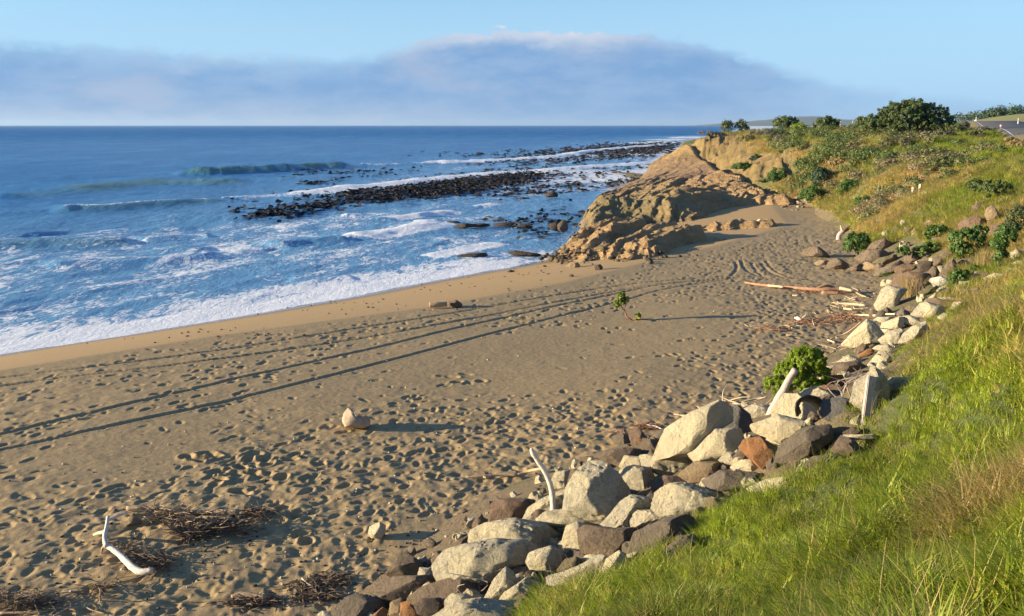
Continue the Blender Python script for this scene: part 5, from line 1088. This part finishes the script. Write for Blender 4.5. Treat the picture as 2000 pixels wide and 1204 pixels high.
tangle('twig_heap', 'dark heap of dry twigs and reeds beside the white elbow driftwood', [(400,1040,55,22,1.0), (370,1052,30,16,.6), (460,1038,50,14,.45), (330,1015,45,8,.25)], 'dark', 250, .24, .008, 1, .17)
tangle('twig_heap', 'dark brush of roots at the right end of the half-buried tan log', [(500,1008,36,7,1)], 'dark', 110, .22, .007, 2, .12)
tangle('twig_litter', 'pale broken sticks strewn over the twig heap', [(330,1018,50,14,1), (400,1035,60,20,1)], 'tan', 80, .30, .010, 3, .20)
tangle('twig_litter', 'dark twigs around the foot of the white elbow driftwood', [(290,1100,45,22,1), (250,1080,40,30,.5), (320,1105,20,14,.6)], 'dark', 130, .22, .006, 4, .08)
tangle('twig_litter', 'dark reeds and twigs in the bottom left corner', [(70,1185,60,14,1), (20,1175,40,18,.5), (200,1155,40,14,.4)], 'dark', 130, .34, .006, 5, .10)
tangle('twig_litter', 'brown wrack of bark and twigs at the bottom beside the boulders', [(500,1178,70,8,1), (620,1170,60,10,1), (650,1135,40,14,.7), (600,1150,50,14,.6), (830,1105,30,10,.5)], 'dark', 300, .14, .008, 6, .03)
tangle('twig_litter', 'reddish wrack scattered through the wreck line at the sand edge', [(1580,630,60,10,.7), (1650,622,50,12,1), (1600,572,60,5,.5), (1510,644,50,4,.4), (1190,905,14,6,.4), (1265,835,30,7,.4), (1220,850,16,6,.3), (1700,640,20,20,.3), (1400,800,60,8,.3)], 'red', 160, .28, .010, 7, .03)
tangle('twig_litter', 'pale sticks scattered through the wreck line at the sand edge', [(1640,600,60,22,1), (1560,640,90,24,.6), (1690,575,40,14,.6), (1650,680,30,20,.5), (1450,790,60,8,.4), (1350,815,60,8,.2)], 'pale', 40, .42, .014, 8, .03)
def stems(label, pts, seed):
    rg = np.random.default_rng(seed); O = hit(pts[0][0], pts[0][1], .1); Vs = []
    for u, v, n, h in pts:
        for i in range(n):
            p = hit(u + rg.normal() * 10, v + rg.normal() * 6, .05) - O; Vs.append(tube([p, p + [rg.normal() * .08, rg.normal() * .05, h * .6], p + [rg.normal() * .2, rg.normal() * .1, h * rg.uniform(.8, 1.2)]], [.009, .007, .003], 4, i, 0, False))
    V, Fc = merge(Vs); o = mesh_np('dead_stems', V, Fc, WM['grey']); o.location = O; tag(o, label, 'dead plant', kind='stuff')
stems('bare dead stems rising between the boulders below the cracked one', [(1655,785,8,.34), (1640,785,4,.3), (1720,710,4,.3)], 3)
stems('single dead stalks in the gaps at the bottom of the pile', [(935,1165,3,.25)], 4)
def strap():
    m, N = new_mat('black_rubber'); g = N.add('ShaderNodeNewGeometry').outputs['Position']; n_ = N.noise(12, g, 4); out(N, pbsdf(N, N.mix(n_, (.012, .011, .011), (.03, .026, .024)), .45, N.bump(n_, .3, .01)))
    y0 = yin('smooth cream boulder draped with the black strap', -1.0) - .05; C = [(1560,810,-.62), (1556,794,-.70), (1561,783,-.66), (1574,777,-.55), (1592,782,-.42), (1606,796,-.30), (1618,812,-.10)]; W = [.15, .12, .11, .13, .16, .17, .12]
    pts = np.array([aty(u, v, y0 + d) for u, v, d in C]); n0 = len(pts); O = pts[0]; V = []; t = np.linspace(0, n0 - 1, 25)
    for x in t:
        i = min(int(x), n0 - 2); f = x - i; p = pts[i] * (1 - f) + pts[i + 1] * f; T = pts[i + 1] - pts[i]; T /= np.linalg.norm(T); w = np.cross(T, [0, 1, 0]); w /= np.linalg.norm(w); w = w * .55 + np.array([0, -.8, .15]); wd = np.interp(x, range(n0), W); nn = np.cross(T, w); nn /= np.linalg.norm(nn)
        V += [p - O - w * wd * .5 - nn * .012, p - O + w * wd * .5 - nn * .012, p - O + w * wd * .5 + nn * .012, p - O - w * wd * .5 + nn * .012]
    Fs = [(4 * k + j, 4 * k + (j + 1) % 4, 4 * k + 4 + (j + 1) % 4, 4 * k + 4 + j) for k in range(24) for j in range(4)] + [(0, 3, 2, 1), (96, 97, 98, 99)]
    o = mesh_np('rubber_strap', np.array(V), np.array(Fs), m); o.location = O; tag(o, 'black curved strip of rubber draped over a smooth cream boulder', 'rubber strip')
strap()
def box(name, c, sx, sy, sz, rot, mat, parent=None, bev=.01):
    import bmesh
    bm = bmesh.new(); bmesh.ops.create_cube(bm, size=1); bmesh.ops.scale(bm, vec=(sx, sy, sz), verts=bm.verts)
    if bev: bmesh.ops.bevel(bm, geom=bm.edges[:], offset=bev, segments=2, affect='EDGES')
    me = bpy.data.meshes.new(name); bm.to_mesh(me); bm.free(); me.materials.append(mat); o = bpy.data.objects.new(name, me); COL.objects.link(o); o.location = c; o.rotation_euler = rot
    if parent: o.parent = parent
    return o
p = aty(1699, 788, yin('large cracked grey-cream boulder behind the grey plank', -1.1)); o = box('wooden_plank', p, .15, .045, .58, (math.radians(-18), math.radians(17), .25), WM['lilac'], bev=.008); tag(o, 'grey wooden plank end leaning at the turf edge before the cracked boulder', 'plank')
p = hit(1573, 1165, .05); o = box('bark_piece', p, .14, .06, .035, (.1, .12, -.15), WM['grey'], bev=.012); tag(o, 'small brown piece of driftwood lying in the near grass', 'driftwood')
# old timber and pale rubble in the earth scar of the bluff
for i, (u, v, w, h, lb) in enumerate([(1797, 371, .14, .62, 'pale upright timber post at the earth scar in the bluff'), (1784, 374, .16, .45, 'shorter pale timber block left of the post at the earth scar')]):
    p = hit(u, v, .25); o = box('timber_post', p, w, w, h, (0, .05 * (1 - 2 * i), .3), WM['pale'], bev=.015); tag(o, lb, 'timber')
def small_stones(name, label, spots, mats, seed, r0, r1):
    rg = np.random.default_rng(seed); S, Fc = ico(1); Vs = []; Fs = []; mi = []; off = 0
    for u, v, du, dv, n in spots:
        for i in range(n):
            p = hit(u + rg.normal() * du, v + rg.normal() * dv, 0); r = rg.uniform(r0, r1); a = rg.uniform(0, 6); V = S * r * rg.uniform([.7, .6, .35], [1.3, 1.1, .7]) + vn3(S * 1.5 + i, i, 2)[:, None] * r * .5; c_, s_ = math.cos(a), math.sin(a)
            Vs.append(np.stack([V[:, 0] * c_ - V[:, 1] * s_, V[:, 0] * s_ + V[:, 1] * c_, V[:, 2]], 1) + [p[0], p[1], gz(p[0], p[1]) + r * .25]); Fs.append(Fc + off); off += len(V); mi += [int(rg.integers(0, len(mats)))] * len(Fc)
    o = mesh_np(name, np.concatenate(Vs), np.concatenate(Fs), mats, midx=mi); tag(o, label, 'stones', kind='stuff')
small_stones('pebbles', 'small pale and dark pebbles scattered over the trodden sand', [(500, 1000, 450, 110, 330), (800, 850, 500, 120, 160), (1000, 720, 400, 80, 60), (250, 1120, 200, 60, 120), (700, 1090, 120, 50, 110)], [RM['w'], RM['k'], RM['g'], RM['c'], RM['x']], 1, .012, .035)
small_stones('shore_pebbles', 'dark pebbles and weed scraps on the smooth wet sand', [(350, 655, 200, 10, 50), (700, 600, 120, 10, 40), (900, 560, 100, 8, 40), (1050, 530, 60, 8, 30)], [RM['x'], RM['d']], 2, .02, .06)
small_stones('platform_rubble', 'loose dark stones at the seaward foot of the rock platform', [(1090, 505, 30, 5, 45), (1130, 490, 30, 8, 30), (1060, 500, 30, 4, 30), (1120, 450, 25, 10, 20), (1200, 505, 50, 6, 25), (1260, 495, 40, 6, 16)], [RM['x'], RM['d'], RM['b'], RM['m']], 3, .05, .20)
small_stones('scree', 'pale stones spilling from the earth scar in the bluff', [(1770, 378, 14, 4, 60), (1750, 385, 10, 3, 25), (1500, 385, 40, 8, 60), (1830, 430, 12, 14, 14), (1560, 395, 25, 8, 40)], [RM['c'], RM['t'], RM['b']], 4, .06, .22)

# ------------------------------------------------------------------ bull kelp and reef flats in the shallows
def kelp():
    rg = np.random.default_rng(4); Vs = []; Fs = []; off = 0
    spots = [(850,367,100,8,480),(955,352,55,7,460),(780,383,70,5,200),(700,392,60,5,110),(1005,350,36,5,200),(560,415,35,5,110),(520,420,14,3,50),(620,405,50,6,90),(760,372,90,5,180),(910,362,60,7,380),(880,372,60,5,350),
             (1150,296,80,5,420),(1200,289,60,4,420),(1060,310,60,5,120),(1230,300,60,6,260),(1280,292,25,5,300),(1150,312,90,6,150),(1080,345,60,5,50),(1120,362,40,3,40),(1100,375,40,3,30),(1180,340,50,6,50),(470,412,12,2,10),(600,340,20,3,20),(610,358,12,1.5,16),(640,357,20,2,12),(700,340,60,4,50),(950,300,60,3,40),(1230,355,30,4,60),(1000,380,40,5,40),(1060,425,50,8,40),(1070,450,30,8,30)]
    for u, v, du, dv, n in spots:
        for i in range(n):
            a_, b_ = rg.normal(size=2); vv = v + b_ * dv - a_ * dv * .9
            if vv < 252: continue
            p = at(u + a_ * du, vv, SEA); y = p[1]
            if y > 420 or y < 30: continue
            for j in range(2 if i % 3 else 1):
                s = .085 * (1 + y / 110) * rg.uniform(.5, 1.5); a = rg.uniform(0, 6.28); h = .07 * rg.uniform(.3, 1.6) * (1 + y / 120); c_, s_ = math.cos(a), math.sin(a); q = p + np.array([rg.normal() * .5, rg.normal() * 1.2, 0])
                s *= 2.2; Vs += [(q[0] - c_ * s, q[1] - s_ * s * 1.6, SEA + .10), (q[0] - s_ * s * .4, q[1] + c_ * s * .8, SEA + .12 + h), (q[0] + c_ * s, q[1] + s_ * s * 1.6, SEA + .10 + h * .4), (q[0] + s_ * s * .5, q[1] - c_ * s * .9, SEA + .04)]
                Fs.append((off, off + 1, off + 2, off + 3)); off += 4
    m, N = new_mat('kelp'); r = N.add('ShaderNodeNewGeometry').outputs['Random Per Island']; out(N, pbsdf(N, N.mix(r, (.008, .008, .010), (.026, .018, .014)), .7))
    o = mesh_np('kelp_bed', np.array(Vs), np.array(Fs), m, smooth=False); tag(o, 'dark bull kelp breaking the surface over the offshore reef', 'kelp', kind='stuff'); print('kelp', len(Fs))
kelp()
def reef_flat():
    st = .5; xs = np.arange(-2, 62, st); ys = np.arange(78, 330, st * 2.2); X, Y = np.meshgrid(xs, ys); dw, _ = polydist(X, Y, WATER); off = -dw
    f = fbm(X * .16, Y * .05, 301, 4); Z = SEA - .30 + .62 * (f - .35) * 1.6 * sst(-off, -17, 0) + .18 * (fbm(X * 1.1, Y * .5, 302, 3) - .5) - .6 * sst(-off, .5, 3) * 0
    k = (Z > SEA - .16) & (off < 22) & (off > -3); kk = k[:-1, :-1] | k[1:, 1:]
    V = np.stack([X, Y, Z], -1).reshape(-1, 3); V2, F2, _ = compact(V, grid_faces(*X.shape, kk), {})
    tag(mesh_np('reef_flat', V2, F2, RM['m'], smooth=False), 'flat weedy reef ledge awash below the bluff', kind='structure')
reef_flat()

# ------------------------------------------------------------------ road, posts, far land
def road():
    m, N = new_mat('asphalt'); g = N.add('ShaderNodeNewGeometry').outputs['Position']; n_ = N.noise(30, g, 4); out(N, pbsdf(N, N.mix(n_, (.07, .068, .068), (.12, .115, .112)), .85, N.bump(n_, .3, .01)))
    pts = np.array(ROAD, float); q = [pts[0]]
    for a, b in zip(pts[:-1], pts[1:]): q += [a + (b - a) * t for t in np.linspace(.05, 1, 20)]
    q = np.array(q)
    for _ in range(12): q[1:-1] = (q[:-2] + q[2:] + 2 * q[1:-1]) / 4
    T = np.gradient(q, axis=0); T /= np.linalg.norm(T, axis=1)[:, None]; Nn = np.stack([T[:, 1], -T[:, 0]], 1); V = []; zc = land0(q[:, 0], q[:, 1]) + .22 + .6 * sst(q[:, 1], 60, 150)
    for w in (-4.6, -3.3, 3.3, 4.6):
        xy = q + Nn * w; V.append(np.stack([xy[:, 0], xy[:, 1], zc - (.0 if abs(w) < 4 else .75)], 1))
    n = len(q); V = np.concatenate(V); Fs = [(c * n + i, (c + 1) * n + i, (c + 1) * n + i + 1, c * n + i + 1) for c in range(3) for i in range(n - 1)]
    o = mesh_np('road', V, np.array(Fs), [m, simple('verge', (.22, .18, .09), .95)], midx=[0 if c == 1 else 1 for c in range(3) for i in range(n - 1)]); tag(o, 'asphalt coast road on the crest of the bank', kind='structure')
    wl = MATW = simple('road_paint', (.8, .8, .78), .6, (.7, .7, .68)); V = []
    for w in (2.9, 3.02): xy = q + Nn * -w; V.append(np.stack([xy[:, 0], xy[:, 1], zc + .006], 1))
    tag(mesh_np('edge_line', np.concatenate(V), np.array([(i, n + i, n + i + 1, i + 1) for i in range(n - 1)]), wl), 'white painted edge line of the coast road', kind='structure')
    return q, zc, Nn
rq, rz, rn = road()
WP = simple('white_paint', (.80, .79, .76), .5, (.72, .71, .68)); RP = simple('red_reflector', (.55, .05, .03), .4, (.45, .04, .03))
def marker(u, v, y, label, h=.95):
    B = aty(u, v, y); e = empty('road_marker_post', B); tag(e, label, 'marker post', 'white edge marker posts along the coast road')
    box('post', (0, 0, h / 2 - .15), .13, .05, h + .3, (0, 0, -.4), WP, e, .012); box('reflector', (0, -.002, h * .80), .134, .056, .11, (0, 0, -.4), RP, e, .004); box('cap', (0, 0, h + .015), .14, .06, .03, (0, 0, -.4), WP, e, .008)
marker(1952.5, 264, 92, 'nearest white road post with a red band, beside the asphalt'); marker(1987.5, 246, 130, 'second white road post, at the far right edge of the road'); marker(1906, 237, 190, 'small white road post far along the road, left of the second', .8)
marker(1641, 244, 150, 'tiny white post on the skyline left of the great dome bush', .5); marker(1665, 243, 150, 'tiny white post on the skyline nearest the great dome bush', .5)
def hillside():
    m, N = new_mat('dry_pasture'); g = N.add('ShaderNodeNewGeometry').outputs['Position']; a = N.noise(.05, g, 6, .6); b = N.noise(.6, g, 6, .65); out(N, pbsdf(N, N.mix(N.step(a, .42, .6), N.mix(b, (.30, .23, .10), (.20, .19, .07)), (.24, .26, .05)), .95))
    xs = np.linspace(60, 900, 90); ys = np.linspace(205, 900, 80); X, Y = np.meshgrid(xs, ys); az = X / Y
    Z = 5.0 + 6.5 * sst(az, .42, .57) * sst(Y, 170, 420) + 10 * sst(az, .6, 1.1) * sst(Y, 200, 500) + (fbm(X * .02, Y * .02, 5, 3) - .5) * 2 - 30 * sst(-az, -.44, -.34)
    V = np.stack([X, Y, Z], -1).reshape(-1, 3); tag(mesh_np('hillside', V, grid_faces(*X.shape, np.ones((79, 89), bool)), m), 'dry pasture rising inland beyond the road', kind='structure')
    rg = np.random.default_rng(8); L = []
    for u in np.linspace(1878, 2130, 34):
        p = aty(u, 234 - 9 * sst(u, 1870, 1970) + rg.normal() * .8, 400 + rg.normal() * 12); w = rg.uniform(3.5, 6.5); hh = 1.6 + 1.8 * sst(u, 1880, 1950) * rg.uniform(.7, 1.3); L.append((p[0], p[1], p[2], w, 4, hh))
    V, Fc = leaves(16000, L, .5, rg, 420, .3, 1.6, shell=.6); tag(mesh_np('far_wood', V, Fc, LM['blue'], smooth=False), 'dark belt of trees on the far hillside', 'wood', kind='stuff')
    rock('P', 'w', '1902,237 1905,234 1909,236 1908,240 1903,240', 'tiny white stone in the far pasture', dist=300)
hillside()
def headland():
    m, N = new_mat('distant_hills'); g = N.add('ShaderNodeNewGeometry').outputs['Position']; a = N.noise(.004, g, 6, .6); out(N, pbsdf(N, N.mix(a, (.05, .075, .03), (.14, .13, .07)), .95))
    xs = np.linspace(1300, 7500, 160); ys = np.linspace(8300, 10800, 30); X, Y = np.meshgrid(xs, ys); u = 1000 + 1835 * X / Y
    top = np.interp(u, [1330, 1360, 1440, 1500, 1560, 1600, 1640, 1700, 1800, 2200], [0, 5, 38, 58, 88, 92, 62, 50, 45, 60]) * 1.0
    Z = -4 + (top + 4) * sst(Y, 8300, 9300) * (1 - .4 * sst(Y, 9700, 10800)) + (fbm(X * .0022, Y * .0022, 3, 4) - .5) * 22 * sst(top, 3, 30); V = np.stack([X, Y, Z], -1).reshape(-1, 3)
    tag(mesh_np('distant_hills', V, grid_faces(*X.shape, np.ones((29, 159), bool)), m), 'low hills of the far coast fading into blue haze', kind='structure')
headland()
def haze():
    m = bpy.data.materials.new('sea_haze'); m.use_nodes = True; N = NT(m.node_tree); v = N.add('ShaderNodeVolumePrincipled', {'Color': (.50, .72, 1.0, 1), 'Density': HAZE, 'Anisotropy': .2}); o = N.add('ShaderNodeOutputMaterial'); N.l.new(v.outputs[0], o.inputs['Volume'])
    X0, X1, Y0, Y1, Z0, Z1 = -26000, 26000, -9000, 26000, -7, 125
    V = [(x, y, z) for z in (Z0, Z1) for y in (Y0, Y1) for x in (X0, X1)]; Fs = [(0, 2, 3, 1), (4, 5, 7, 6), (0, 1, 5, 4), (2, 6, 7, 3), (0, 4, 6, 2), (1, 3, 7, 5)]
    tag(mesh_np('haze', V, Fs, m, smooth=False), 'thin sea haze over the whole coast', 'haze', kind='stuff')
HAZE = 4.5e-5
haze()
